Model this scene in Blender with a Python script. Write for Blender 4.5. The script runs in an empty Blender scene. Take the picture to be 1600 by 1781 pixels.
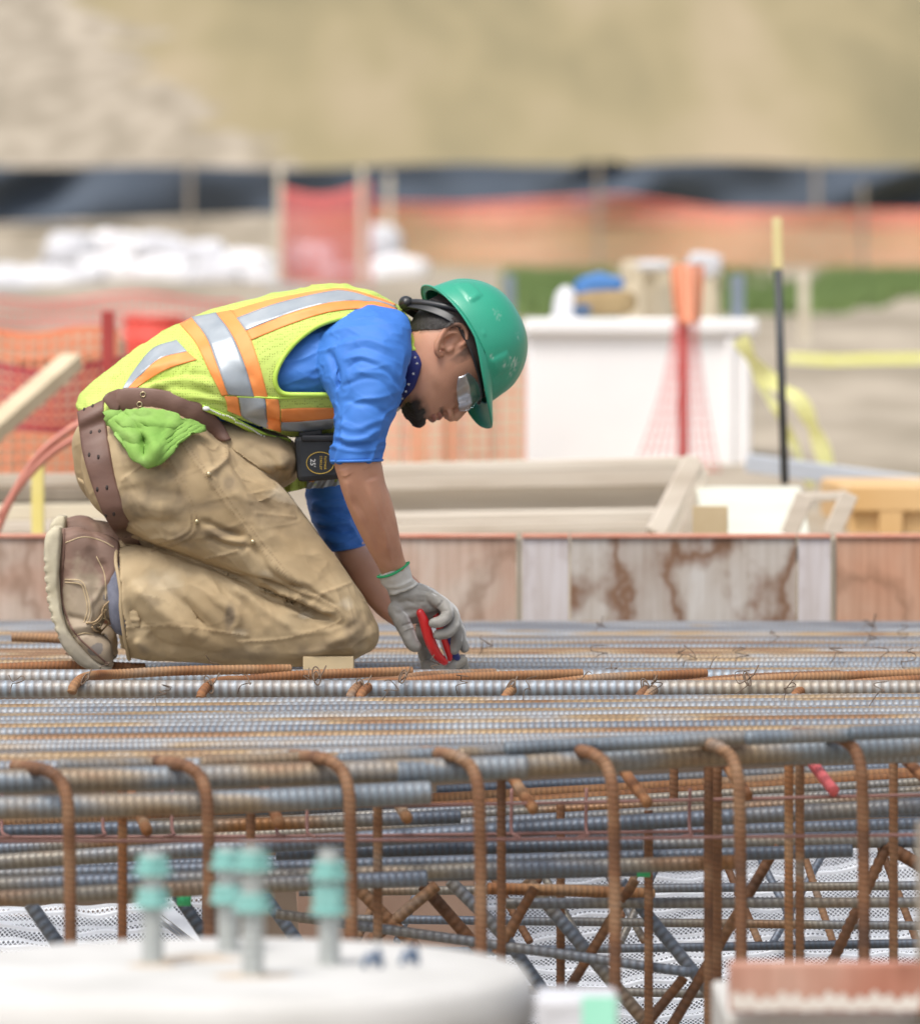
import bpy, bmesh, math, random
import numpy as np
from mathutils import Vector, Matrix
from mathutils.bvhtree import BVHTree
random.seed(7); RNG = np.random.RandomState(11)
S = bpy.context.scene; COL = S.collection; R = math.radians
# ------------------------------------------------------------ camera
CZ = 0.54; DIST = 10.0; FP = 10000.0; HOR = 625.0
PITCH = math.atan((890.5 - HOR) / FP)
cd = bpy.data.cameras.new('camera'); cam = bpy.data.objects.new('camera', cd); COL.objects.link(cam)
cam.location = (0, -DIST, CZ); cam.rotation_euler = (R(90) - PITCH, 0, 0)
cd.sensor_fit = 'HORIZONTAL'; cd.sensor_width = 36; cd.lens = 36 * FP / 1600; cd.clip_start = .1; cd.clip_end = 2000
cd.dof.use_dof = True; cd.dof.focus_distance = 9.5; cd.dof.aperture_fstop = 5.5; cd.dof.aperture_blades = 0
S.camera = cam
# ------------------------------------------------------------ light
W = bpy.data.worlds.new('World'); S.world = W; W.use_nodes = True
SUN_EL, SUN_AZ = 52, -125      # azimuth measured so that the sun stands behind the camera, to the left
nt = W.node_tree; bg = nt.nodes['Background']; sky = nt.nodes.new('ShaderNodeTexSky'); sky.sky_type = 'NISHITA'
sky.sun_disc = False; sky.sun_elevation = R(SUN_EL); sky.sun_rotation = R(200); sky.dust_density = 4; sky.air_density = .8; sky.ozone_density = 1
hs = nt.nodes.new('ShaderNodeHueSaturation'); hs.inputs['Saturation'].default_value = .45
nt.links.new(sky.outputs[0], hs.inputs['Color']); nt.links.new(hs.outputs[0], bg.inputs[0]); bg.inputs[1].default_value = .15
sl = bpy.data.lights.new('sun', 'SUN'); sl.energy = 1.5; sl.angle = R(18); sl.color = (1, .96, .9)
sun = bpy.data.objects.new('sun', sl); COL.objects.link(sun)
sdir = Vector((-.35, -.55, 1.25)).normalized(); sun.rotation_euler = sdir.to_track_quat('Z', 'Y').to_euler()
sky.sun_elevation = math.asin(sdir.z); sky.sun_rotation = math.atan2(sdir.x, sdir.y)
S.view_settings.view_transform = 'Standard'; S.view_settings.look = 'None'; S.view_settings.exposure = .58
S.cycles.max_bounces = 6; S.cycles.transparent_max_bounces = 12
# ------------------------------------------------------------ pixel helpers (photo pixels, 1600 wide)
cp, sp_ = math.cos(PITCH), math.sin(PITCH)
def P(px, py, Y=0.0):
    """point of the place at world depth Y seen at photo pixel (px,py)"""
    u = (px - 800) / FP; v = -(py - 890.5) / FP
    dy = cp + v * sp_; dz = v * cp - sp_
    t = (Y + DIST) / dy
    return Vector((u * t, Y, CZ + dz * t))
def PROJ(V):
    V = np.asarray(V); dx = V[:, 0]; dy = V[:, 1] + DIST; dz = V[:, 2] - CZ
    f = dy * cp - dz * sp_; up = dy * sp_ + dz * cp
    return 800 + FP * dx / f, 890.5 - FP * up / f
def SC(Y): return (Y + DIST) / FP      # metres per photo pixel at depth Y
# ------------------------------------------------------------ numpy noise
_L = RNG.rand(32, 32, 32).astype(np.float32)
def vnoise(p):
    p = np.asarray(p); i = np.floor(p).astype(int); f = p - i; f = f * f * (3 - 2 * f); o = 0
    for a in (0, 1):
        for b in (0, 1):
            for c in (0, 1):
                w = (f[:, 0] if a else 1 - f[:, 0]) * (f[:, 1] if b else 1 - f[:, 1]) * (f[:, 2] if c else 1 - f[:, 2])
                o = o + w * _L[(i[:, 0] + a) % 32, (i[:, 1] + b) % 32, (i[:, 2] + c) % 32]
    return o * 2 - 1
def fbm(p, o=3):
    s = 0; a = 1
    for k in range(o): s = s + a * vnoise(p * (2 ** k) + 7.3 * k); a *= .5
    return s
# ------------------------------------------------------------ materials
MATS = {}
def mat(name, c1, c2=None, c3=None, scale=8, rough=.7, metal=0, bump=.0, bscale=60, stretch=(1, 1, 1), detail=4, contrast=.5,
        spec=.5, attr=None, trans=0, alpha=1, rnd=0, mid=.5, coat=0, bdist=.002):
    m = bpy.data.materials.new(name); m.use_nodes = True; n = m.node_tree.nodes; l = m.node_tree.links
    b = n['Principled BSDF']; b.inputs['Roughness'].default_value = rough; b.inputs['Metallic'].default_value = metal
    b.inputs['Specular IOR Level'].default_value = spec; b.inputs['Coat Weight'].default_value = coat
    tc = n.new('ShaderNodeTexCoord'); mp = n.new('ShaderNodeMapping'); mp.inputs['Scale'].default_value = stretch
    l.new(tc.outputs['Object'], mp.inputs[0])
    src = mp.outputs[0]
    if rnd:
        oi = n.new('ShaderNodeObjectInfo'); ml = n.new('ShaderNodeMath'); ml.operation = 'MULTIPLY'; ml.inputs[1].default_value = 37.0
        l.new(oi.outputs['Random'], ml.inputs[0]); va = n.new('ShaderNodeVectorMath'); l.new(src, va.inputs[0]); l.new(ml.outputs[0], va.inputs[1]); src = va.outputs[0]
    out = None
    if c2 is not None:
        nz = n.new('ShaderNodeTexNoise'); nz.inputs['Scale'].default_value = scale; nz.inputs['Detail'].default_value = detail
        l.new(src, nz.inputs['Vector'])
        rp = n.new('ShaderNodeValToRGB'); e = rp.color_ramp.elements
        e[0].position = max(0, mid - contrast / 2); e[1].position = min(1, mid + contrast / 2); e[0].color = (*c1, 1); e[1].color = (*(c3 or c2), 1)
        if c3:
            x = e.new(mid); x.color = (*c2, 1)
        fac = nz.outputs[0]
        if rnd:
            ad = n.new('ShaderNodeMath'); ad.operation = 'MULTIPLY_ADD'; ad.inputs[1].default_value = rnd; 
            l.new(oi.outputs['Random'], ad.inputs[0]); sb = n.new('ShaderNodeMath'); sb.operation = 'SUBTRACT'; l.new(fac, sb.inputs[0]); sb.inputs[1].default_value = rnd * .5
            l.new(sb.outputs[0], ad.inputs[2]); fac = ad.outputs[0]
        l.new(fac, rp.inputs[0]); out = rp.outputs[0]
    else:
        rg = n.new('ShaderNodeRGB'); rg.outputs[0].default_value = (*c1, 1); out = rg.outputs[0]
    if attr:      # a colour attribute carries the thing's own pattern (stubble, stains, seams) and some painted jaw shade: alpha = amount
        va_ = n.new('ShaderNodeVertexColor'); va_.layer_name = attr; mx = n.new('ShaderNodeMix'); mx.data_type = 'RGBA'
        l.new(va_.outputs['Alpha'], mx.inputs[0]); l.new(out, mx.inputs[6]); l.new(va_.outputs['Color'], mx.inputs[7]); out = mx.outputs[2]
    l.new(out, b.inputs['Base Color'])
    if bump:
        bz = n.new('ShaderNodeTexNoise'); bz.inputs['Scale'].default_value = bscale; bz.inputs['Detail'].default_value = 4; l.new(src, bz.inputs['Vector'])
        bp = n.new('ShaderNodeBump'); bp.inputs['Strength'].default_value = bump; bp.inputs['Distance'].default_value = bdist
        l.new(bz.outputs[0], bp.inputs['Height']); l.new(bp.outputs[0], b.inputs['Normal'])
    if trans: b.inputs['Transmission Weight'].default_value = trans
    if alpha < 1: b.inputs['Alpha'].default_value = alpha
    MATS[name] = m; m['_out'] = 0
    return m
# ------------------------------------------------------------ mesh helpers
class MB:
    def __init__(s): s.v = []; s.f = []; s.mi = []; s.n = 0
    def add(s, v, f, mi=0):
        s.v.append(np.asarray(v, dtype=float).reshape(-1, 3)); s.f += [tuple(int(i) + s.n for i in q) for q in f]; s.mi += [mi] * len(f); s.n += len(s.v[-1]); return s
    def box(s, lo, hi, mi=0, M=None, taper=0):
        x0, y0, z0 = lo; x1, y1, z1 = hi
        v = np.array([(x0, y0, z0), (x1, y0, z0), (x1, y1, z0), (x0, y1, z0), (x0, y0, z1), (x1, y0, z1), (x1, y1, z1), (x0, y1, z1)], float)
        if M is not None: v = np.array([M @ Vector(a) for a in v])
        return s.add(v, [(0, 3, 2, 1), (4, 5, 6, 7), (0, 1, 5, 4), (1, 2, 6, 5), (2, 3, 7, 6), (3, 0, 4, 7)], mi)
    def beam(s, a, b, w, h, mi=0, up=(0, 0, 1)):
        a = Vector(a); b = Vector(b); t = (b - a); L = t.length; t.normalize(); u = Vector(up); sx = t.cross(u).normalized(); uz = sx.cross(t)
        M = Matrix((t, sx, uz)).transposed().to_4x4(); M.translation = a
        return s.box((0, -w / 2, -h / 2), (L, w / 2, h / 2), mi, M)
    def tube(s, pts, r, seg=10, mi=0, caps=True):
        v, f = tube(pts, r, seg, caps); return s.add(v, f, mi)
    def arr(s): return (np.concatenate(s.v) if s.v else np.zeros((0, 3))), s.f
def frames(pts):
    p = np.asarray(pts, float); t = np.gradient(p, axis=0); t /= np.linalg.norm(t, axis=1)[:, None] + 1e-12
    n = np.zeros_like(p); r = np.array([0, 0, 1.]) if abs(t[0][2]) < .9 else np.array([0, 1., 0])
    n[0] = np.cross(np.cross(t[0], r), t[0]); n[0] /= np.linalg.norm(n[0])
    for i in range(1, len(p)):
        a = n[i - 1] - t[i] * np.dot(n[i - 1], t[i]); n[i] = a / (np.linalg.norm(a) + 1e-12)
    return p, t, n, np.cross(t, n)
def gridf(nr, ns, wrap=True, off=0):
    f = []
    for i in range(nr - 1):
        for j in range(ns if wrap else ns - 1):
            k = (j + 1) % ns; f.append((off + i * ns + j, off + i * ns + k, off + (i + 1) * ns + k, off + (i + 1) * ns + j))
    return f
def tube(pts, r, seg=10, caps=True):
    p, t, n, b = frames(pts); r = np.broadcast_to(np.asarray(r, float), (len(p),)); a = np.arange(seg) * 2 * math.pi / seg
    v = (p[:, None] + r[:, None, None] * (np.cos(a)[None, :, None] * n[:, None] + np.sin(a)[None, :, None] * b[:, None])).reshape(-1, 3)
    f = gridf(len(p), seg)
    if caps: f.append(tuple(range(seg))[::-1]); f.append(tuple(range((len(p) - 1) * seg, len(p) * seg)))
    return v, f
def smoothpath(pts, step):
    """Catmull-Rom through the points, then resampled evenly"""
    p = np.asarray(pts, float); 
    if len(p) == 2: q = p
    else:
        e = np.vstack([2 * p[0] - p[1], p, 2 * p[-1] - p[-2]]); q = []
        for i in range(1, len(e) - 2):
            for u in np.linspace(0, 1, 16, endpoint=False):
                q.append(.5 * ((2 * e[i]) + (-e[i - 1] + e[i + 1]) * u + (2 * e[i - 1] - 5 * e[i] + 4 * e[i + 1] - e[i + 2]) * u * u + (-e[i - 1] + 3 * e[i] - 3 * e[i + 1] + e[i + 2]) * u ** 3))
        q.append(e[-2]); q = np.array(q)
    d = np.r_[0, np.cumsum(np.linalg.norm(np.diff(q, axis=0), axis=1))]; n = max(2, int(d[-1] / step) + 1); s = np.linspace(0, d[-1], n)
    return np.stack([np.interp(s, d, q[:, k]) for k in range(q.shape[1])], 1)
def mesh_of(v, f, name='m', smooth=True, mi=None):
    me = bpy.data.meshes.new(name); me.from_pydata([tuple(x) for x in np.asarray(v)], [], f); me.validate(); me.update()
    if smooth: me.polygons.foreach_set('use_smooth', [True] * len(me.polygons))
    if mi is not None and len(mi) == len(me.polygons): me.polygons.foreach_set('material_index', mi)
    return me
def obj(name, me, m=None, parent=None, label=None, cat=None, group=None, kind=None, bevel=0):
    o = bpy.data.objects.new(name, me); COL.objects.link(o)
    if m is not None:
        for k in (m if isinstance(m, (list, tuple)) else [m]): me.materials.append(k)
    if parent: o.parent = parent
    if bevel:
        b = o.modifiers.new('bevel', 'BEVEL'); b.width = bevel; b.segments = 2; b.limit_method = 'ANGLE'
    tag(o, label, cat, group, kind); return o
def tag(o, label=None, cat=None, group=None, kind=None):
    if label: o['label'] = label
    if cat: o['category'] = cat
    if group: o['group'] = group
    if kind: o['kind'] = kind
    return o
def empty(name, loc, label, cat, group=None):
    o = bpy.data.objects.new(name, None); COL.objects.link(o); o.location = loc; bpy.context.view_layer.update(); return tag(o, label, cat, group)
def build(mb, name, m=None, parent=None, smooth=False, **k):
    v, f = mb.arr()
    if parent is not None:
        o_ = np.array(parent.location); pp = parent.parent
        while pp is not None: o_ = o_ + np.array(pp.location); pp = pp.parent
        v = v - o_
    loc = None
    if parent is None and len(v):      # give a lone thing its own origin, at its base
        loc = np.array([v[:, 0].mean(), v[:, 1].mean(), v[:, 2].min()]); v = v - loc
    me = mesh_of(v, f, name, smooth, mb.mi)
    o = obj(name, me, m, parent, **k)
    if loc is not None: o.location = loc
    return o
def pl(*r):      # pair rings for a loft: (x0,y0,x1,y1,Y,halfdepth[,power[,Ytilt]])
    return [tuple(q) + ((2.0,) if len(q) < 7 else ()) + ((0.0,) if len(q) < 8 else ()) for q in r]
def pairloft(rings, seg=40, sub=8, round0=.6, round1=.6):
    """each ring is an ellipse whose picture-plane diameter runs between two silhouette points"""
    r = np.array(pl(*rings), float); 
    e = np.vstack([2 * r[0] - r[1], r, 2 * r[-1] - r[-2]]); q = []
    for i in range(1, len(e) - 2):
        for u in np.linspace(0, 1, sub, endpoint=False):
            q.append(.5 * ((2 * e[i]) + (-e[i - 1] + e[i + 1]) * u + (2 * e[i - 1] - 5 * e[i] + 4 * e[i + 1] - e[i + 2]) * u * u + (-e[i - 1] + 3 * e[i] - 3 * e[i + 1] + e[i + 2]) * u ** 3))
    q.append(e[-2]); q = np.array(q); V = []; a = np.arange(seg) * 2 * math.pi / seg
    rings3 = []
    for g in q:
        A = np.array(P(g[0], g[1], g[4] - g[7])); B = np.array(P(g[2], g[3], g[4] + g[7])); rings3.append([(A + B) / 2, (A - B) / 2, g[5], g[6]])
    def ring(C, H, b, n, s=1.0):
        c = np.cos(a); d = np.sin(a); c = np.sign(c) * abs(c) ** (2 / n); d = np.sign(d) * abs(d) ** (2 / n)
        return C + s * (c[:, None] * H + d[:, None] * np.array([0, b, 0]))
    def cap(i, j, rd):
        C, H, b, n = rings3[i]; t = C - rings3[j][0]; t = t / (np.linalg.norm(t) + 1e-9); h = rd * min(np.linalg.norm(H), b); o = []
        for k in (.25, .5, .75, .93): o.append(ring(C + t * h * k, H, b, n, math.sqrt(1 - k * k)))
        return o
    out = cap(0, 1, round0)[::-1] + [ring(*g) for g in rings3] + cap(-1, -2, round1)
    v = np.concatenate(out); f = gridf(len(out), seg); f.append(tuple(range(seg))[::-1]); f.append(tuple(range(len(v) - seg, len(v))))
    return v, f
def ellipsoid(c, r, M=None, nu=20, nv=12):
    v = []; 
    for i in range(1, nv):
        th = math.pi * i / nv
        for j in range(nu):
            ph = 2 * math.pi * j / nu; v.append((r[0] * math.sin(th) * math.cos(ph), r[1] * math.sin(th) * math.sin(ph), r[2] * math.cos(th)))
    v.append((0, 0, r[2])); v.append((0, 0, -r[2])); v = np.array(v)
    if M is not None: v = v @ np.array(M).T
    f = gridf(nv - 1, nu); n = len(v)
    f += [(n - 2, (j + 1) % nu, j) for j in range(nu)] + [(n - 1, (nv - 2) * nu + j, (nv - 2) * nu + (j + 1) % nu) for j in range(nu)]
    return v + np.array(c), f
def union(parts, voxel, smooth=2):
    """voxel-unite closed shapes into one continuous surface; returns (verts, faces)"""
    mb = MB()
    for v, f in parts: mb.add(v, f)
    v, f = mb.arr(); me = bpy.data.meshes.new('tmp'); me.from_pydata([tuple(x) for x in v], [], f); me.update()
    bm = bmesh.new(); bm.from_mesh(me)
    if False: pass
    bmesh.ops.recalc_face_normals(bm, faces=bm.faces); bm.to_mesh(me); bm.free()
    o = bpy.data.objects.new('tmp', me); COL.objects.link(o); md = o.modifiers.new('r', 'REMESH'); md.mode = 'VOXEL'; md.voxel_size = voxel; md.adaptivity = 0
    dg = bpy.context.evaluated_depsgraph_get(); m2 = bpy.data.meshes.new_from_object(o.evaluated_get(dg)); bpy.data.objects.remove(o); bpy.data.meshes.remove(me)
    n = len(m2.vertices); V = np.zeros(n * 3); m2.vertices.foreach_get('co', V); V = V.reshape(-1, 3)
    E = np.zeros(len(m2.edges) * 2, int); m2.edges.foreach_get('vertices', E); E = E.reshape(-1, 2)
    deg = np.bincount(E.ravel(), minlength=n)[:, None]
    V = lap(V, E, deg, smooth); m2.vertices.foreach_set('co', V.ravel()); m2.update()
    return m2, V, E
def lap(V, E, deg, it, w=.5):
    for _ in range(it):
        s = np.zeros_like(V)
        for k in range(3):
            s[:, k] = np.bincount(E[:, 0], V[E[:, 1], k], len(V)) + np.bincount(E[:, 1], V[E[:, 0], k], len(V))
        V = V * (1 - w) + w * s / np.maximum(deg, 1)
    return V
def normals(me):
    N = np.zeros(len(me.vertices) * 3); me.vertex_normals.foreach_get('vector', N); return N.reshape(-1, 3)
def getv(me):
    V = np.zeros(len(me.vertices) * 3); me.vertices.foreach_get('co', V); return V.reshape(-1, 3)
def setv(me, V): me.vertices.foreach_set('co', np.asarray(V).ravel()); me.update()
def pdist(x, y, pts):
    """distance in photo pixels to a polyline, and where along it (0..1)"""
    p = np.asarray(pts, float); L = np.r_[0, np.cumsum(np.linalg.norm(np.diff(p, axis=0), axis=1))]; best = np.full(len(x), 1e9); tt = np.zeros(len(x)); sd = np.zeros(len(x))
    for i in range(len(p) - 1):
        d = p[i + 1] - p[i]; l2 = d @ d; u = np.clip(((x - p[i, 0]) * d[0] + (y - p[i, 1]) * d[1]) / l2, 0, 1)
        ex = x - p[i, 0] - u * d[0]; ey = y - p[i, 1] - u * d[1]; q = np.hypot(ex, ey); k = q < best
        best[k] = q[k]; tt[k] = (L[i] + u[k] * (L[i + 1] - L[i])) / L[-1]; sd[k] = np.sign(d[0] * ey[k] - d[1] * ex[k])
    return best, tt, sd
def folds(me, lst, side=-1, ylim=None, wmin=0.0):
    """press seams, ridges and creases into the cloth itself: (points, width px, height mm[, kind])"""
    V = getv(me); N = normals(me); x, y = PROJ(V); wn = np.clip(side * N[:, 1] * 1.6, wmin, 1)
    if ylim is not None: wn = wn * ((V[:, 1] > ylim[0]) & (V[:, 1] < ylim[1]))
    D = np.zeros(len(V)); WX = 5 * fbm(V * 22 + 1.7, 2); WY = 5 * fbm(V * 22 + 5.1, 2); AM = 1 + .8 * fbm(V * 13 + 3, 2)
    for it in lst:
        pts, w, a = it[:3]; kd = it[3] if len(it) > 3 else 'f'
        q = smoothpath(np.array(pts, float), 8) if len(pts) > 2 else np.array(pts, float)
        bx = (x > q[:, 0].min() - 3 * w) & (x < q[:, 0].max() + 3 * w) & (y > q[:, 1].min() - 3 * w) & (y < q[:, 1].max() + 3 * w)
        if not bx.any(): continue
        wob = 0 if kd == 's' else 1; d, t, s = pdist(x[bx] + wob * WX[bx], y[bx] + wob * WY[bx], q); tp = np.clip(np.minimum(t, 1 - t) * 6, 0, 1)
        if kd == 'f': g = np.exp(-(d / w) ** 2) * tp
        elif kd == 's': g = np.exp(-(d / w) ** 2)                      # seam, full length
        elif kd == 'e': g = np.where(s > 0, np.exp(-(d / w) ** 2), np.exp(-(d / (w * .3)) ** 2)) * tp   # overlapping fold with a hard edge
        D[bx] += a * .001 * g * (1 if kd == 's' else AM[bx])
    V = V + N * (D * wn)[:, None]; setv(me, V)
class Surf:
    def __init__(s, mes):
        v = []; f = []; n = 0
        for me in mes:
            a = getv(me); v.append(a); f += [tuple(i + n for i in p.vertices) for p in me.polygons]; n += len(a)
        s.t = BVHTree.FromPolygons([tuple(a) for a in np.concatenate(v)], f)
    def hit(s, px, py, off=.001, side=-1):
        a = P(px, py, -1.0 if side < 0 else 1.0); b = P(px, py, 1.0 if side < 0 else -1.0); h = s.t.ray_cast(a, (b - a).normalized())
        if h[0] is None:
            h = s.t.find_nearest(P(px, py, 0))
        n = h[1]; 
        if n.y * side < 0: n = -n
        return h[0] + n * off, n
def ribbon(surf, L, Rr, nu, nv, off=.0015, thick=.0012, side=-1, arch=0, cut=None, sm=2):
    """strip of cloth or leather laid on a surface between two edge polylines given in photo pixels"""
    def res(pts, n):
        q = smoothpath(np.array(pts, float), 2) if len(pts) > 2 else np.array(pts, float)
        d = np.r_[0, np.cumsum(np.linalg.norm(np.diff(q, axis=0), axis=1))]; s_ = np.linspace(0, d[-1], n); return np.stack([np.interp(s_, d, q[:, k]) for k in (0, 1)], 1)
    a = res(L, nu); b = res(Rr, nu); top = []; 
    for i in range(nu):
        for j in range(nv):
            u = j / (nv - 1); q = a[i] * (1 - u) + b[i] * u; p, n = surf.hit(q[0], q[1], off + arch * 4 * u * (1 - u), side); top.append(np.r_[p, n])
    top = np.array(top).reshape(nu, nv, 6); g = top[:, :, :3].copy()
    for _ in range(sm):
        g[1:-1, 1:-1] = (g[1:-1, 1:-1] * 2 + g[:-2, 1:-1] + g[2:, 1:-1] + g[1:-1, :-2] + g[1:-1, 2:]) / 6
        if sm > 2:
            for e in (0, -1): g[1:-1, e, 1] = (g[1:-1, e, 1] * 2 + g[:-2, e, 1] + g[2:, e, 1]) / 4
    if sm > 2:       # stiff leather: bridge the hollows of what lies beneath
        top[:, :, 3:] = np.array([0, -1.0, 0]) * (1 if side < 0 else -1)
    bot = g - top[:, :, 3:] * thick; v = np.concatenate([g.reshape(-1, 3), bot.reshape(-1, 3)]); n = nu * nv; f = []
    f += gridf(nu, nv, False); f += [q[::-1] for q in gridf(nu, nv, False, n)]
    idx = lambda i, j: i * nv + j
    for i in range(nu - 1): f += [(idx(i, 0), idx(i + 1, 0), n + idx(i + 1, 0), n + idx(i, 0)), (idx(i + 1, nv - 1), idx(i, nv - 1), n + idx(i, nv - 1), n + idx(i + 1, nv - 1))]
    for j in range(nv - 1): f += [(idx(0, j + 1), idx(0, j), n + idx(0, j), n + idx(0, j + 1)), (idx(nu - 1, j), idx(nu - 1, j + 1), n + idx(nu - 1, j + 1), n + idx(nu - 1, j))]
    return v, f
def strap(surf, L, Rr, nu, nv, off, thick, drop):
    """stiff leather strap: lies on the highest points beneath it, smooth along its length"""
    def res(pts):
        q = smoothpath(np.array(pts, float), 2); d = np.r_[0, np.cumsum(np.linalg.norm(np.diff(q, axis=0), axis=1))]; s_ = np.linspace(0, d[-1], nu); return np.stack([np.interp(s_, d, q[:, k]) for k in (0, 1)], 1)
    a = res(L); b = res(Rr); yc = []
    for i in range(nu):
        ys = []
        for u in (.2, .4, .6, .8):
            q = a[i] * (1 - u) + b[i] * u; A = P(q[0], q[1], -1.0); B = P(q[0], q[1], 1.0); h = surf.t.ray_cast(A, (B - A).normalized())
            if h[0] is not None: ys.append(h[0].y)
        yc.append(min(ys) if ys else None)
    ok = [i for i, y in enumerate(yc) if y is not None]; yc = np.interp(range(nu), ok, [yc[i] for i in ok])
    for _ in range(12): yc[1:-1] = np.minimum(yc[1:-1], (yc[:-2] + 2 * yc[1:-1] + yc[2:]) / 4 + .0004); yc[1:-1] = (yc[:-2] + 2 * yc[1:-1] + yc[2:]) / 4
    g = np.zeros((nu, nv, 3)); 
    for i in range(nu):
        for j in range(nv):
            u = j / (nv - 1); q = a[i] * (1 - u) + b[i] * u; g[i, j] = P(q[0], q[1], yc[i] - off + drop * (2 * u - 1) ** 2)
    bot = g + (0, thick, 0); v = np.concatenate([g.reshape(-1, 3), bot.reshape(-1, 3)]); n = nu * nv; f = gridf(nu, nv, False) + [q[::-1] for q in gridf(nu, nv, False, n)]; idx = lambda i, j: i * nv + j
    for i in range(nu - 1): f += [(idx(i, 0), idx(i + 1, 0), n + idx(i + 1, 0), n + idx(i, 0)), (idx(i + 1, nv - 1), idx(i, nv - 1), n + idx(i, nv - 1), n + idx(i + 1, nv - 1))]
    for j in range(nv - 1): f += [(idx(0, j + 1), idx(0, j), n + idx(0, j), n + idx(0, j + 1)), (idx(nu - 1, j), idx(nu - 1, j + 1), n + idx(nu - 1, j + 1), n + idx(nu - 1, j))]
    return v, f
def vcol(me, name, rgba):
    a = me.color_attributes.new(name, 'FLOAT_COLOR', 'POINT'); a.data.foreach_set('color', np.asarray(rgba, np.float32).ravel())
# ============================================================ setting: ground, hill
def GZ(d): return float(np.interp(d, [-5, 6, 11.7, 12.4, 12.5, 17, 21, 27, 35, 48, 60, 75, 83, 86, 100, 130, 200, 420], [-1.1, -1.1, -1.05, -1.05, .06, .14, .24, .46, .77, 1.17, 1.42, 1.66, 2.47, 3.0, 5.6, 11, 23, 45]))
def Gm():
    ds = np.r_[np.linspace(-5, 11.7, 12), 12.4, 12.5, np.linspace(12.8, 30, 60), np.linspace(31, 90, 100), np.linspace(92, 420, 60)]; xs = np.r_[np.linspace(-160, -12, 20), np.linspace(-11, 11, 60), np.linspace(12, 160, 20)]
    X, D = np.meshgrid(xs, ds); Z = np.vectorize(GZ)(D); p = np.stack([X.ravel(), D.ravel(), 0 * X.ravel()], 1)
    Z = Z.ravel() + np.where(p[:, 1] > 12.6, fbm(p * .45, 3) * .035 * np.clip(p[:, 1] / 30, .4, 5), fbm(p * 1.3, 3) * .03)
    v = np.stack([X.ravel(), D.ravel() - DIST, Z], 1); return mesh_of(v, gridf(len(ds), len(xs), False), 'ground')
TAN = (.34, .27, .165); OLIVE = (.21, .19, .085); DIRT = (.37, .31, .235)
def ground_mat():
    m = mat('ground_dry_grass', (.19, .16, .08), (.27, .22, .115), (.34, .27, .165), scale=.7, rough=.95, detail=9, contrast=.3, stretch=(.45, .06, .06))
    n = m.node_tree.nodes; l = m.node_tree.links; b = n['Principled BSDF']; old = b.inputs['Base Color'].links[0].from_socket
    tc = n.new('ShaderNodeTexCoord'); sx = n.new('ShaderNodeSeparateXYZ'); l.new(tc.outputs['Object'], sx.inputs[0])
    def math_(op, a, b_=None, c=None, clamp=False):
        q = n.new('ShaderNodeMath'); q.operation = op; q.use_clamp = clamp
        for i, z in enumerate((a, b_, c)):
            if z is None: continue
            if isinstance(z, (int, float)): q.inputs[i].default_value = z
            else: l.new(z, q.inputs[i])
        return q.outputs[0]
    nz = n.new('ShaderNodeTexNoise'); nz.inputs['Scale'].default_value = .5; nz.inputs['Detail'].default_value = 8; l.new(tc.outputs['Object'], nz.inputs['Vector'])
    n2 = n.new('ShaderNodeTexNoise'); n2.inputs['Scale'].default_value = 2.2; n2.inputs['Detail'].default_value = 6; m2_ = n.new('ShaderNodeMapping'); m2_.inputs['Scale'].default_value = (.8, .22, .22); l.new(tc.outputs['Object'], m2_.inputs[0]); l.new(m2_.outputs[0], n2.inputs['Vector'])
    dirt = n.new('ShaderNodeValToRGB'); e = dirt.color_ramp.elements; e[0].position = .38; e[1].position = .66; e[0].color = (.25, .21, .15, 1); e[1].color = (.40, .34, .26, 1); l.new(n2.outputs[0], dirt.inputs[0])
    # bare slope on the left of the hill, and bare site soil nearer than the black fence
    w = math_('MULTIPLY_ADD', nz.outputs[0], 9.0, -4.5)
    hx = math_('MULTIPLY_ADD', sx.outputs[1], .2, -12.6)                 # edge of the bare slope moves left with distance
    left = math_('LESS_THAN', math_('ADD', math_('ADD', sx.outputs[0], hx), math_('MULTIPLY', w, .5)), .2)
    left = math_('MULTIPLY', left, math_('LESS_THAN', sx.outputs[1], 110))
    near = math_('LESS_THAN', math_('ADD', sx.outputs[1], math_('MULTIPLY', w, .3)), 62)
    k = math_('MAXIMUM', left, near)
    mx = n.new('ShaderNodeMix'); mx.data_type = 'RGBA'; l.new(k, mx.inputs[0]); l.new(old, mx.inputs[6]); l.new(dirt.outputs[0], mx.inputs[7]); l.new(mx.outputs[2], b.inputs['Base Color'])
    return m
obj('ground', Gm(), ground_mat(), kind='structure')
def GP(px, d, dz=0):      # point on the ground under picture column px at distance d
    return Vector(((px - 800) * d / FP, d - DIST, GZ(d) + dz))
# ------------------------------------------------------------ grass strips beyond the white box
def grass_patch(x0, x1, d0, d1, name, hgt, n):
    mb = MB(); V = []; F = []
    for i in range(n):
        x = random.uniform(x0, x1); d = random.uniform(d0, d1)
        e = vnoise(np.array([[x * .01, d * .2, 3]]))[0]
        if e < -.25: continue
        c = GP(x, d, -.02); a = random.uniform(0, 6.28); h = hgt * random.uniform(.5, 1.2); w = .022; k = len(V)
        dx, dy = math.cos(a) * w, math.sin(a) * w; lx, ly = random.uniform(-.06, .06), random.uniform(-.06, .06)
        V += [(c.x - dx, c.y - dy, c.z), (c.x + dx, c.y + dy, c.z), (c.x + lx, c.y + ly, c.z + h)]; F.append((k, k + 1, k + 2))
    me = mesh_of(V, F, name, False); return obj(name, me, MATS['grass'], kind='stuff', label='bright green young grass growing beyond the white box', cat='grass')
mat('grass', (.12, .19, .05), (.19, .27, .09), scale=1.5, rough=.8)
grass_patch(880, 1750, 36, 50, 'grass', .16, 26000)
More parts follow.
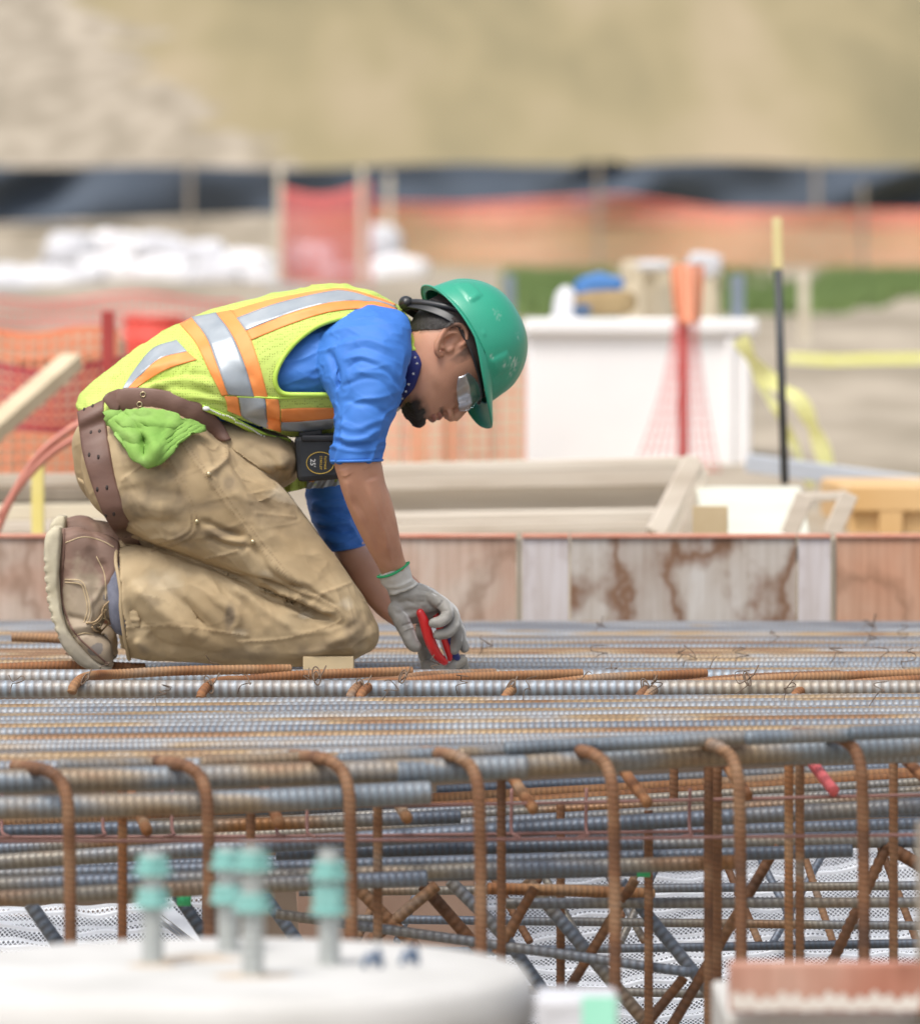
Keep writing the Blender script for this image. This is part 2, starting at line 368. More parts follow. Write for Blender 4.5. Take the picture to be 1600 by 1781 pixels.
# ------------------------------------------------------------ background things
mat('black_cloth', (.05, .066, .09), (.075, .095, .125), scale=.9, rough=.9, contrast=.4, stretch=(1, 1, .3), bump=.5, bscale=3, bdist=.05)  # black fabric lightened to slate: distance haze is put into the colour
def silt_fence():
    xs = np.linspace(-300, 1900, 260); ks = np.linspace(0, 1, 14); V = []
    for k in ks:
        for x in xs:
            top = 287 + 4 * math.sin(x * .004) + 3 * math.sin(x * .013 + 1) - (6 if 1000 < x < 1080 else 0); bot = np.interp(x, [-300, 0, 450, 700, 1900], [396, 388, 372, 366, 372])
            row = top + (bot - top) * k; d = 82 + 0.16 * math.sin(x * .011 + 2.2 * k + 1.3 * math.sin(x * .004)) * (.25 + k) + .05 * math.sin(x * .031 - 3.0 * k) + .25 * math.sin((x - 1050) * .02 + 5 * k) * (math.exp(-((x - 1060) / 60) ** 2) + math.exp(-((x - 1560) / 80) ** 2) + .8 * math.exp(-((x - 60) / 90) ** 2)) * 1.3
            V.append(P(x, row, d - DIST))
    root = empty('silt_fence', P(800, 372, 72), 'long black sheet fence sagging along the foot of the hill', 'fence')
    mb = MB().add(V, gridf(len(ks), len(xs), False)); o = build(mb, 'fabric_sheet', MATS['black_cloth'], root, smooth=True); s = o.modifiers.new('s', 'SOLIDIFY'); s.thickness = .01
    for x in (-60, 330, 1040, 1420):
        m2 = MB().beam(P(x, 395, 71.4), P(x, 281, 71.4), .07, .07, up=(1, 0, 0)); build(m2, 'post', MATS['grey_wood'], root, bevel=.005)
mat('grey_wood', (.20, .17, .13), (.36, .31, .25), scale=14, rough=.85, stretch=(1, 1, .15), bump=.4)
mat('pale_wood', (.48, .36, .20), (.62, .50, .31), scale=10, rough=.7, stretch=(1, .2, 1), bump=.3)
silt_fence()
mat('orange_net', (.74, .24, .11), (.80, .34, .20), scale=3, rough=.5)
mat('red_net', (.66, .12, .11), (.74, .20, .18), scale=3, rough=.5)
def net(name, rows, x0, x1, Yf, cell, strip, m, root, sag=6, seed=0, waves=.1):
    """plastic mesh: real strips with open cells between them; rows(x)->(top,bottom) in photo rows"""
    s = SC(Yf); nx = max(2, int((x1 - x0) * s / cell)); t, b_ = rows((x0 + x1) / 2); ny = max(2, int((b_ - t) * s / cell)); mb = MB()
    def pt(i, j):
        x = x0 + (x1 - x0) * i / nx; a, b = rows(x); r = a + (b - a) * j / ny + 2.0 * math.sin(x * .05 + seed) * j / ny
        return np.array(P(x, r, Yf + waves * math.sin(x * .017 + seed + j * .12)))
    G = np.array([[pt(i, j) for i in range(nx + 1)] for j in range(ny + 1)]); w = strip / 2
    for j in range(ny + 1):
        q = G[j]; o = np.array([0, 0, w * (2.2 if j in (0, ny) else 1)]); n = len(q); mb.add(np.concatenate([q - o, q + o]), [(i, i + 1, n + i + 1, n + i) for i in range(n - 1)])
    for i in range(nx + 1):
        q = G[:, i]; o = np.array([w, 0, 0]); n = len(q); mb.add(np.concatenate([q - o + (0, -.003, 0), q + o + (0, -.003, 0)]), [(k, k + 1, n + k + 1, n + k) for k in range(n - 1)])
    return build(mb, name, m, root)
r_ = empty('safety_fence', GP(1200, 76), 'orange mesh safety fence running across the slope below the black sheet fence', 'fence')
net('mesh_panel', lambda x: (np.interp(x, [600, 800, 1080, 1250, 1750], [352, 358, 340, 366, 372]) - 0, np.interp(x, [600, 1750], [490, 476])), 640, 1780, 66, .06, .013, MATS['orange_net'], r_, waves=.25)
net('folded_top_edge', lambda x: (np.interp(x, [600, 800, 1080, 1250, 1750], [350, 354, 338, 364, 368]), np.interp(x, [600, 800, 1080, 1250, 1750], [376, 386, 384, 390, 396])), 640, 1780, 65.8, .05, .009, MATS['red_net'], r_, waves=.25, seed=1)
for x in (1040, 1500): build(MB().beam(P(x, 485, 65.6), P(x, 318, 65.6), .06, .06, up=(1, 0, 0)), 'post', MATS['grey_wood'], r_)
r_ = empty('net_barrier', GP(560, 47), 'upright red mesh panel strung between two pale stakes behind the worker', 'barrier')
net('mesh_panel', lambda x: (322 + 18 * math.sin((x - 480) / 150 * math.pi), 512), 482, 642, 37, .045, .014, MATS['red_net'], r_, waves=.1)
net('mesh_panel', lambda x: (326 + 18 * math.sin((x - 480) / 150 * math.pi), 512), 486, 646, 37.2, .045, .010, MATS['red_net'], r_, waves=.1, seed=2)
for x, t in ((486, 290), (629, 292)): build(MB().beam(P(x, 520, 36.8), P(x, t, 36.8), .11, .05, up=(1, 0, 0)), 'stake', MATS['stake_wood'] if 'stake_wood' in MATS else mat('stake_wood', (.55, .48, .36), (.68, .62, .5), scale=10, rough=.8), r_, bevel=.01)
build(MB().beam(P(677, 470, 52), P(677, 303, 52), .15, .06, up=(1, 0, 0)), 'stake', MATS['stake_wood'], bevel=.01, label='single pale wooden stake right of the red mesh panel', cat='stake')
# white bags
mat('white_plastic', (.50, .50, .54), (.70, .70, .70), scale=3, rough=.45, bump=.6, bscale=9, bdist=.03)
mat('white_print', (.62, .18, .14), (.78, .78, .80), (.82, .80, .78), scale=2.6, rough=.5, contrast=.45, mid=.42, bump=.6, bscale=9, bdist=.03)
mat('blue_grey_plastic', (.16, .20, .25), (.26, .31, .37), scale=2, rough=.5, bump=.5, bscale=4, bdist=.03)
def bag(px, row, w, h, Y, m, name, label, cat, group=None, rz=0):
    s = SC(Y); v, f = ellipsoid((0, 0, 0), (1, .62, 1), None, 26, 16); v = np.sign(v) * abs(v) ** .72; v *= (w * s / 2, w * s / 2.6, h * s / 2)
    v = v * (1 + .16 * fbm(v * 2.6 / (w * s) * 1.6 + px, 3))[:, None]; c, sn = math.cos(rz), math.sin(rz); v = np.stack([v[:, 0] * c - v[:, 2] * sn, v[:, 1], v[:, 0] * sn + v[:, 2] * c], 1)
    v = v + np.array(P(px, row, Y)); return build(MB().add(v, f), name, m, smooth=True, label=label, cat=cat, group=group)
BG = 'bags heaped on the slope behind the worker'
for i, (x, r, w, h, y, k, lb) in enumerate([
    (120, 436, 92, 62, 40, 0, 'cream white sack at the left end of the heap'), (205, 428, 96, 52, 40.5, 1, 'white sack with red print on top of the heap at left'), (190, 470, 100, 60, 39.5, 1, 'sack with red print low in the heap above the grey roll'),
    (275, 432, 90, 56, 40.4, 0, 'plain white sack on top of the heap, left of middle'), (285, 476, 96, 58, 39.4, 1, 'red printed sack low in the middle of the heap'), (350, 446, 92, 56, 40.2, 0, 'white sack right of middle on top of the heap'),
    (370, 484, 90, 54, 39.2, 0, 'white sack low in the heap, right of middle'), (430, 466, 96, 60, 40, 1, 'red printed sack beside the mesh panel, left of it'), (455, 494, 80, 44, 39.3, 0, 'grey white sack low beside the red mesh panel'),
    (545, 452, 90, 60, 42, 0, 'white sack seen through the red mesh panel'), (592, 486, 84, 56, 41.5, 0, 'smaller white sack seen low through the red mesh panel'), (668, 424, 60, 70, 41, 0, 'upright white sack right of the red mesh panel'), (690, 470, 100, 52, 40.6, 1, 'white sack lying lowest right of the mesh panel'), (85, 486, 90, 50, 39.6, 0, 'white sack at far left behind the white roll')]):
    bag(x, r, w, h, y, MATS['white_print' if k else 'white_plastic'], 'sack', lb, 'sack', BG)
def roll(name, a, b, r, m, label, cat, Ya, Yb, group=None):
    A = np.array(P(*a, Ya)); B = np.array(P(*b, Yb)); n = 30; p = np.array([A + (B - A) * k / n + np.array([0, 0, -.04 * math.sin(math.pi * k / n)]) for k in range(n + 1)]); v, f = tube(p, [r * (1 + .07 * math.sin(k * 1.1) + .04 * math.sin(k * 2.7)) for k in range(n + 1)], 20)
    v = v + fbm(v * 2.2, 2)[:, None] * .04 * np.array([0, 1, 1]); return build(MB().add(v, f), name, m, smooth=True, label=label, cat=cat, group=group)
roll('plastic_roll', (-120, 486), (185, 484), .14, MATS['white_plastic'], 'white wrapped roll lying at far left before the sacks', 'roll', 36, 36)
roll('pipe', (-160, 516), (640, 528), .125, MATS['blue_grey_plastic'], 'long blue grey wrapped pipe lying in front of the sacks', 'pipe', 33.5, 34)
roll('pipe', (-160, 540), (330, 548), .07, MATS['blue_grey_plastic'], 'thinner grey pipe lying just below the long wrapped pipe', 'pipe', 32, 32)
# left: netting, barrier, timber
r_ = empty('debris_net', GP(100, 26), 'sagging red mesh strung across the left behind the worker', 'barrier')
net('mesh_band', lambda x: (518 + 8 * math.sin(x * .02), 566), -150, 420, 16, .035, .007, MATS['red_net'], r_, waves=.06)
net('mesh_band', lambda x: (636 + 12 * math.sin(x * .02), 745), -150, 300, 5.6, .022, .008, MATS['dark_net'] if 'dark_net' in MATS else mat('dark_net', (.35, .03, .05), (.45, .05, .07), scale=3), r_, waves=.06, seed=3)
mat('dark_red', (.30, .03, .03), (.42, .06, .05), scale=5, rough=.5)
for x in (188,): build(MB().beam(P(x, 850, 5.5), P(x, 540, 5.5), .035, .035, up=(1, 0, 0)), 'post', MATS['dark_red'], r_, bevel=.004)
mat('orange_ply', (.55, .31, .10), (.66, .43, .20), (.58, .42, .26), scale=1.6, rough=.7, detail=7, contrast=.5)
def boxpx(x0, x1, r0, r1, Y, depth, mb=None):
    mb = mb or MB(); a = P(x0, r1, Y); b = P(x1, r0, Y); mb.box((a.x, Y, a.z), (b.x, Y + depth, b.z)); return mb
def crate(name, x0, x1, r0, r1, Y, depth, m, m2, label, cat, ns=3):
    a = P(x0, r1, Y); b = P(x1, r0, Y); root = empty(name, ((a.x + b.x) / 2, Y + depth / 2, a.z), label, cat)
    build(MB().box((a.x, Y, a.z), (b.x, Y + depth, b.z)), 'body', m, root, bevel=.01); mb = MB(); t = .02
    for k in range(ns): 
        x = a.x + (b.x - a.x) * (k + .5) / ns; mb.box((x - .03, Y - t, a.z), (x + .03, Y - .001, b.z))
    mb.box((a.x, Y - t - .002, b.z - .06), (b.x, Y - .003, b.z + .002)); build(mb, 'batten', m2, root, bevel=.003); return root
crate('plywood_crate', -160, 176, 585, 850, 6.2, 1.2, MATS['tan_ply'] if 'tan_ply' in MATS else mat('tan_ply', (.50, .40, .27), (.62, .52, .38), scale=2, rough=.8), MATS['tan_ply'], 'big tan plywood crate at far left behind the orange mesh', 'crate', 1)
r_ = empty('orange_mesh', GP(60, 16), 'orange mesh sheet draped before the tan crate at far left', 'barrier')
net('mesh_panel', lambda x: (578 + 6 * math.sin(x * .03), 835), -160, 205, 5.95, .03, .0085, MATS['orange_net'], r_, waves=.05, seed=2)
net('mesh_panel', lambda x: (582 + 6 * math.sin(x * .03), 835), -160, 200, 6.05, .03, .007, MATS['orange_net'], r_, waves=.05, seed=5)
mat('red_plastic', (.72, .05, .04), (.84, .14, .10), scale=4, rough=.35)
def barrier(x0, x1, r0, r1, Y, label):
    a = P(x0, r1, Y); b = P(x1, r0, Y); root = empty('plastic_barrel', ((a.x + b.x) / 2, Y, a.z), label, 'barrel'); h = b.z - a.z; r = (b.x - a.x) / 2; n = 60; z = np.linspace(0, h, n)
    rr = r * (1 - .06 * z / h + .03 * np.sign(np.sin(z / h * 5 * 2 * math.pi))); p = np.stack([0 * z + root.location.x, 0 * z + Y + r, a.z + z], 1); build(MB().tube(p, rr, 32), 'body', MATS['red_plastic'], root, smooth=True)
    mb = MB().tube(np.array([[root.location.x, Y + r, b.z], [root.location.x, Y + r, b.z + .02]]), [r * .97, r * .9], 32); build(mb, 'lid', MATS['red_plastic'], root, smooth=True); return root
barrier(206, 326, 556, 800, 14.5, 'ribbed red plastic barrel behind the worker\'s back')
barrier(300, 400, 575, 800, 16.5, 'second red barrel half hidden behind the worker')
mat('new_wood', (.52, .42, .27), (.66, .55, .38), scale=6, rough=.75, bump=.3)
def timber(name, a, b, w, h, Ya, Yb, m, label, cat, group=None, up=(0, 0, 1)):
    mb = MB().beam(P(*a, Ya), P(*b, Yb), w, h, 0, up); return build(mb, name, m, bevel=.003, label=label, cat=cat, group=group)
timber('timber_plank', (-60, 790), (126, 628), .06, .045, 4.6, 5.2, MATS['new_wood'], 'pale plank leaning up to the right at far left', 'plank')
mat('yellow_paint', (.70, .58, .16), (.78, .68, .28), scale=8, rough=.5)
timber('yellow_stake', (66, 935), (66, 792), .028, .028, 3.2, 3.2, MATS['yellow_paint'], 'yellow painted stake standing behind the boot', 'stake', up=(1, 0, 0))
mat('hose_rubber', (.50, .17, .12), (.62, .27, .20), scale=8, rough=.45)
for pts, lb in (([(-10, 935), (18, 870), (60, 800), (110, 755), (160, 728), (230, 715)], 'upper red hose arching behind the boot'), ([(0, 900), (30, 850), (75, 800), (120, 768), (175, 745), (240, 735)], 'lower red hose arching behind the boot')):
    q = smoothpath([tuple(P(x, y, 2.6)) for x, y in pts], .02); build(MB().tube(q, .0085, 12), 'hose', MATS['hose_rubber'], smooth=True, label=lb, cat='hose')
# ------------------------------------------------------------ white box with lid
mat('white_concrete', (.80, .79, .78), (.87, .86, .85), scale=3, rough=.75, bump=.2)
def white_box():
    Y = 9.0; a = P(918, 835, Y); b = P(1306, 580, Y); root = empty('white_tank', ((a.x + b.x) / 2, Y + .5, a.z), 'big white box with an overhanging lid standing behind the form wall', 'tank')
    build(MB().box((a.x, Y, a.z - .12), (b.x, Y + 1.0, b.z)), 'body', MATS['white_concrete'], root, bevel=.012)
    l = P(912, 582, Y); t = P(1318, 553, Y); build(MB().box((l.x, Y - .03, l.z), (t.x, Y + 1.03, t.z)), 'lid', MATS['white_concrete'], root, bevel=.012)
    mb = MB(); 
    for x0, x1 in ((1262, 1276), (1290, 1303)):
        p = P(x0, 835, Y); q = P(x1, 585, Y); mb.box((p.x, Y - .02, p.z - .1), (q.x, Y - .001, q.z))
    build(mb, 'rib', MATS['white_concrete'], root, bevel=.004)
white_box()
mat('cream_board', (.62, .53, .38), (.74, .66, .50), scale=5, rough=.7)
crate('plywood_box', 1085, 1175, 452, 556, 14, .5, MATS['cream_board'], MATS['cream_board'], 'cream plywood box standing beyond the white box', 'box', 2)
crate('plywood_box', 1205, 1252, 462, 556, 14.2, .4, MATS['cream_board'], MATS['cream_board'], 'narrow cream box right of the mesh wrapped post', 'box', 1)
bag(1225, 462, 62, 44, 13.8, MATS['white_plastic'], 'crumpled_sheet', 'crumpled white sheet lying on the narrow cream box', 'sheet')
bag(1135, 462, 60, 20, 13.9, MATS['white_plastic'], 'white_cloth', 'white cloth lying along the top of the cream box', 'cloth')
def bucketlike(px, r0, r1, w, Y, m, name, lb, cat):
    a = P(px, r1, Y); s = SC(Y); h = (r1 - r0) * s; R0 = w * s / 2; z = np.linspace(0, 1, 14); rr = R0 * np.sqrt(np.clip(1 - z ** 2.6, 0, 1)) ; rr[-1] = .004
    mb = MB().tube(np.stack([0 * z + a.x, 0 * z + Y + R0, a.z + z * h], 1), rr, 28); mb.tube(np.array([[a.x, Y + R0, a.z - .003], [a.x, Y + R0, a.z + .012]]), R0 * 1.15, 28); return build(mb, name, m, smooth=True, label=lb, cat=cat)
bucketlike(985, 496, 552, 48, 9.3, MATS['white_plastic'], 'white_hard_hat', 'white hard hat lying on the white box', 'hard hat')
mat('blue_cloth', (.05, .16, .42), (.10, .26, .55), scale=6, rough=.8)
bag(1042, 496, 76, 40, 9.5, MATS['blue_cloth'], 'blue_jacket', 'bunched blue jacket lying on the white box', 'jacket')
mat('brown_cloth', (.25, .17, .08), (.38, .28, .14), scale=8, rough=.9)
bag(1050, 527, 110, 44, 9.35, MATS['brown_cloth'], 'tool_bag', 'brown canvas tool bag under the blue jacket', 'bag')
mat('dark_blue', (.05, .09, .16), (.08, .13, .22), scale=8, rough=.6)
bag(1012, 540, 30, 24, 9.2, MATS['dark_blue'], 'dark_pouch', 'small dark pouch beside the white hard hat', 'pouch')
timber('pale_post', (1283, 556), (1283, 478), .06, .05, 12, 12, MATS['blue_grey_plastic'], 'short grey post just right of the white box', 'post', up=(1, 0, 0))
timber('pale_post', (1398, 600), (1398, 474), .06, .05, 18, 18, MATS['stake_wood'], 'thin pale post in the grass right of the black stake', 'post', up=(1, 0, 0))
timber('grey_post', (886, 580), (886, 478), .06, .05, 18, 18, MATS['blue_grey_plastic'], 'short grey post right behind the green hard hat', 'post', up=(1, 0, 0))
# mesh wrapped post in front of the white box, flaring to the ground
r_ = empty('mesh_wrapped_post', P(1190, 840, 8.3), 'red mesh draped like a tent over a post before the white box', 'barrier')
build(MB().beam(P(1188, 845, 8.3), P(1188, 470, 8.3), .035, .035, up=(1, 0, 0)), 'post', MATS['dark_red'], r_, bevel=.003)
def skirt(x0t, x1t, r0, x0b, x1b, r1, Y0, n, mm, rt, cell=.045, strip=.014):
    mb = MB(); ny = 14; G = []
    for j in range(ny + 1):
        k = j / ny; a = x0t + (x0b - x0t) * k ** 1.6; b = x1t + (x1b - x1t) * k ** 1.6
        G.append([np.array(P(a + (b - a) * i / n, r0 + (r1 - r0) * k, Y0 - .12 * math.sin(math.pi * i / n) * (.3 + k) + .035 * math.sin(i * 1.9) * k)) for i in range(n + 1)])
    G = np.array(G); w = strip / 2
    for j in range(ny + 1):
        q = G[j]; m_ = len(q); mb.add(np.concatenate([q - (0, 0, w), q + (0, 0, w)]), [(i, i + 1, m_ + i + 1, m_ + i) for i in range(m_ - 1)])
    for i in range(n + 1):
        q = G[:, i]; m_ = len(q); mb.add(np.concatenate([q - (w, .002, 0), q + (w, -.002, 0)]), [(k, k + 1, m_ + k + 1, m_ + k) for k in range(m_ - 1)])
    build(mb, 'mesh_drape', mm, rt)
skirt(1170, 1214, 558, 1092, 1256, 838, 8.28, 10, MATS['red_net'], r_, strip=.0042)
skirt(1168, 1222, 462, 1180, 1215, 560, 8.25, 5, MATS['orange_net'], r_, strip=.010)
# black stake with yellow wood top, tape, rails
r_ = empty('survey_stake', P(1362, 840, 4.5), 'tall black sleeved stake with a yellow wooden top', 'stake')
mat('black_plastic', (.025, .028, .032), (.05, .055, .06), scale=9, rough=.5)
mat('yellow_wood', (.62, .52, .22), (.72, .62, .34), scale=12, rough=.7)
build(MB().tube(np.array([tuple(P(1365, 842, 4.5)), tuple(P(1353, 468, 4.5))]), .0105, 14), 'sleeve', MATS['black_plastic'], r_, smooth=True)
build(MB().beam(P(1353, 468, 4.5), P(1351, 378, 4.5), .024, .012, up=(0, 1, 0)), 'wooden_top', MATS['yellow_wood'], r_, bevel=.002)
mat('yellow_tape', (.70, .68, .24), (.76, .74, .38), scale=9, rough=.4)
def tape(pts, wpx, Y, label, tw=0.0):
    mb = MB(); q = smoothpath([(x, y, 0) for x, y in pts], 6)[:, :2]; n = len(q); V = []
    for i, (x, y) in enumerate(q):
        t = q[min(i + 1, n - 1)] - q[max(i - 1, 0)]; t = t / np.linalg.norm(t); a = i * .23 * tw; c = wpx / 2 * (.55 + .45 * abs(math.cos(a)))
        V.append((P(x - t[1] * c, y + t[0] * c, Y + .02 * math.sin(a)), P(x + t[1] * c, y - t[0] * c, Y - .02 * math.sin(a))))
    v = [p for pr in V for p in pr]; mb.add(v, [(2 * i, 2 * i + 1, 2 * i + 3, 2 * i + 2) for i in range(n - 1)]); return build(mb, 'barrier_tape', MATS['yellow_tape'], smooth=True, label=label, cat='tape')
tape([(1370, 622), (1450, 626), (1530, 624), (1720, 622)], 24, 7, 'yellow tape stretched level to the right of the black stake')
tape([(1286, 588), (1318, 640), (1355, 672), (1392, 700), (1425, 770), (1452, 850)], 30, 6.6, 'loose yellow tape drooping from the white box to the ground', 1)
tape([(1296, 600), (1330, 680), (1362, 730), (1392, 800), (1412, 850)], 16, 6.8, 'second narrower tape hanging below the drooping one', 1.3)
mat('grey_metal', (.42, .45, .50), (.55, .58, .62), scale=5, rough=.4, metal=.3)
timber('metal_rail', (1300, 805), (1700, 858), .05, .05, 6.2, 6.0, MATS['grey_metal'], 'grey metal rail lying across the right behind the tape', 'rail')
crate('sand_box', 1478, 1760, 848, 935, 4.6, 1.2, MATS['orange_ply'], MATS['orange_ply'], 'orange yellow plywood form at the right edge', 'form', 2)
# orange slabs between face and white box (stacked form panels)
mat('stained_orange', (.62, .30, .15), (.70, .48, .32), scale=4, rough=.7)
for i, (x0, x1, lb) in enumerate([(660, 700, 'leftmost'), (712, 800, 'widest'), (806, 870, 'middle'), (876, 905, 'narrowest')]):
    crate('plywood_sheet', x0, x1, 600 + 9 * i, 826, 8.0 + .25 * i, .05, MATS['stained_orange'] if i % 2 else MATS['cream_board'], MATS['cream_board'], lb + ' upright form panel left of the white box', 'panel', 1)['group'] = 'form panels standing left of the white box'
r_ = empty('orange_mesh', GP(780, 17.8), 'pale orange mesh hanging between the arm and the white box', 'barrier')
net('mesh_panel', lambda x: (618, 832), 560, 912, 7.75, .035, .009, MATS['hazed_net'] if 'hazed_net' in MATS else mat('hazed_net', (.74, .28, .16), (.80, .40, .28), scale=3), r_, waves=.05, seed=4)  # lighter copy of the orange net, with haze put into its colour
# ------------------------------------------------------------ timber formwork
mat('weathered_wood', (.40, .33, .25), (.60, .53, .44), (.68, .62, .53), scale=7, rough=.8, stretch=(.25, 1, 1.6), bump=.3)
r_ = empty('timber_form', P(900, 925, 3.4), 'weathered long timber form frame lying behind the form wall', 'formwork')
def tb(a, b, w, h, Ya, Yb, part='board', up=(0, 0, 1), m='weathered_wood'): build(MB().beam(P(*a, Ya), P(*b, Yb), w, h, 0, up), part, MATS[m], r_, bevel=.003)
tb((560, 818), (1216, 803), .06, .026, 3.9, 3.9, 'top_rail'); tb((560, 838), (1200, 826), .03, .05, 4.05, 4.05, 'side_board')
tb((560, 872), (1160, 862), .02, .055, 4.1, 4.1, 'side_board'); tb((560, 902), (1140, 893), .06, .022, 3.6, 3.6, 'lower_rail'); tb((560, 925), (1130, 912), .03, .03, 3.8, 3.8, 'sill_board')
tb((1138, 930), (1206, 800), .045, .045, 3.3, 3.35, 'brace', (0, 1, 0)); tb((1190, 930), (1222, 815), .03, .03, 3.9, 3.9, 'brace', (0, 1, 0))
mat('grey_green_board', (.55, .56, .46), (.66, .66, .56), scale=5, rough=.7)
a = P(1225, 930, 3.2); b = P(1392, 846, 3.9); build(MB().add([(a.x, 3.2, a.z), (b.x - .02, 3.2, a.z), (b.x, 3.9, b.z), (a.x + .01, 3.9, b.z), (a.x, 3.22, a.z - .02), (b.x - .02, 3.22, a.z - .02), (b.x, 3.92, b.z - .02), (a.x + .01, 3.92, b.z - .02)], [(0, 1, 2, 3), (7, 6, 5, 4), (0, 4, 5, 1), (1, 5, 6, 2), (2, 6, 7, 3), (3, 7, 4, 0)]), 'sloping_board', MATS['grey_green_board'], bevel=.003, label='pale green grey board sloping behind the form wall', cat='board')
timber('form_brace', (1372, 930), (1400, 860), .04, .03, 3.1, 3.1, MATS['weathered_wood'], 'left timber of the small frame behind the wall at right', 'timber', up=(0, 1, 0))
timber('form_brace', (1446, 930), (1478, 858), .04, .03, 3.1, 3.1, MATS['weathered_wood'], 'right timber of the small frame behind the wall at right', 'timber', up=(0, 1, 0))
timber('form_brace', (1396, 866), (1462, 862), .04, .02, 3.2, 3.2, MATS['weathered_wood'], 'short rail joining the small timber frame at right', 'timber')
build(boxpx(1205, 1266, 880, 932, 2.35, .02), 'plywood_scrap', MATS['pale_wood'], bevel=.002, label='small upright plywood scrap behind the form wall top', cat='scrap')
r_ = empty('timber_form', P(80, 930, 3.4), 'low grey timber form lying behind the boot at far left', 'formwork')
tb((-60, 836), (330, 832), .05, .03, 4.2, 4.2, 'board'); tb((-60, 862), (330, 858), .03, .035, 4.3, 4.3, 'board', m='grey_wood'); tb((-60, 892), (330, 888), .04, .04, 4.0, 4.0, 'board', m='cream_board'); tb((-60, 918), (330, 915), .04, .03, 3.8, 3.8, 'board')
# ------------------------------------------------------------ plywood form wall at the far side of the mat
def ply_mat(name, a, b, c, amt, seed):
    m = bpy.data.materials.new(name); m.use_nodes = True; n = m.node_tree.nodes; l = m.node_tree.links; bs = n['Principled BSDF']; bs.inputs['Roughness'].default_value = .65
    tc = n.new('ShaderNodeTexCoord'); mp = n.new('ShaderNodeMapping'); mp.inputs['Location'].default_value = (seed, seed * 2, seed); mp.inputs['Scale'].default_value = (1.1, 1, .8); l.new(tc.outputs['Object'], mp.inputs[0])
    n1 = n.new('ShaderNodeTexNoise'); n1.inputs['Scale'].default_value = 5; n1.inputs['Detail'].default_value = 6; n1.inputs['Distortion'].default_value = .6; l.new(mp.outputs[0], n1.inputs[0])
    r1 = n.new('ShaderNodeValToRGB'); e = r1.color_ramp.elements; e[0].position = .35; e[1].position = .65; e[0].color = (*a, 1); e[1].color = (*b, 1); l.new(n1.outputs[0], r1.inputs[0])
    n2 = n.new('ShaderNodeTexNoise'); n2.inputs['Scale'].default_value = 3.4; n2.inputs['Detail'].default_value = 5; l.new(mp.outputs[0], n2.inputs[0])
    r2 = n.new('ShaderNodeValToRGB'); e = r2.color_ramp.elements; e[0].position = .47; e[0].color = (0, 0, 0, 1); e[1].position = .64; e[1].color = (.1, .1, .1, 1); x = r2.color_ramp.elements.new(.53); x.color = (1, 1, 1, 1); x = r2.color_ramp.elements.new(.555); x.color = (.35, .35, .35, 1); l.new(n2.outputs[0], r2.inputs[0])
    ml = n.new('ShaderNodeMath'); ml.operation = 'MULTIPLY'; ml.inputs[1].default_value = amt; l.new(r2.outputs[0], ml.inputs[0])
    mx = n.new('ShaderNodeMix'); mx.data_type = 'RGBA'; l.new(ml.outputs[0], mx.inputs[0]); l.new(r1.outputs[0], mx.inputs[6]); mx.inputs[7].default_value = (*c, 1)
    mg = n.new('ShaderNodeMapping'); mg.inputs['Scale'].default_value = (40, 1, 1.6); l.new(tc.outputs['Object'], mg.inputs[0]); ng = n.new('ShaderNodeTexNoise'); ng.inputs['Scale'].default_value = 2; ng.inputs['Detail'].default_value = 5; l.new(mg.outputs[0], ng.inputs[0])
    rg = n.new('ShaderNodeValToRGB'); rg.color_ramp.elements[0].position = .3; rg.color_ramp.elements[1].position = .6; rg.color_ramp.elements[0].color = (.84, .80, .76, 1); l.new(ng.outputs[0], rg.inputs[0])
    m3 = n.new('ShaderNodeMix'); m3.data_type = 'RGBA'; m3.blend_type = 'MULTIPLY'; m3.inputs[0].default_value = 1; l.new(mx.outputs[2], m3.inputs[6]); l.new(rg.outputs[0], m3.inputs[7]); l.new(m3.outputs[2], bs.inputs['Base Color'])
    sz = n.new('ShaderNodeSeparateXYZ'); l.new(tc.outputs['Object'], sz.inputs[0]); mz = n.new('ShaderNodeMapRange'); mz.inputs['From Min'].default_value = .12 + .25; mz.inputs['From Max'].default_value = -.02 + .25; l.new(sz.outputs[2], mz.inputs[0]); l.new(mz.outputs[0], ml.inputs[1]) if amt > .7 else None; MATS[name] = m; return m
PK = (.52, .33, .24); GR = (.55, .48, .40); BR = (.20, .10, .05)
ply_mat('ply_pink', PK, (.60, .51, .43), BR, .55, 3.1); ply_mat('ply_grey', (.46, .40, .34), (.56, .53, .49), BR, .8, 9.4); ply_mat('ply_orange', (.54, .27, .16), (.58, .40, .29), BR, .5, 5.2); ply_mat('ply_white', (.60, .56, .55), (.64, .60, .60), BR, .25, 1.2)
ply_mat('ply_fore', (.42, .17, .11), (.55, .34, .26), (.12, .05, .03), .3, 2.2)
mat('red_edge', (.60, .22, .14), (.68, .36, .26), scale=20, rough=.6)
YW = 2.02
def panel(x0, x1, m, label):
    a = P(x0, 1130, YW); b = P(x1, 936, YW); root = empty('plywood_sheet', ((a.x + b.x) / 2, YW, a.z), label, 'form panel', 'plywood panels of the form wall behind the mat')
    build(MB().box((a.x + .0015, YW, a.z - .25), (b.x - .0015, YW + .02, b.z)), 'sheet', MATS[m], root, bevel=.001)
    build(MB().box((a.x + .0015, YW - .006, b.z + .0004), (b.x - .0015, YW + .05, b.z + .008)), 'top_edge', MATS['red_edge'], root, bevel=.001)
panel(-260, 330, 'ply_pink', 'stained plywood panel of the form wall behind the boot'); panel(331, 899, 'ply_pink', 'rust streaked plywood panel of the form wall behind the hands')
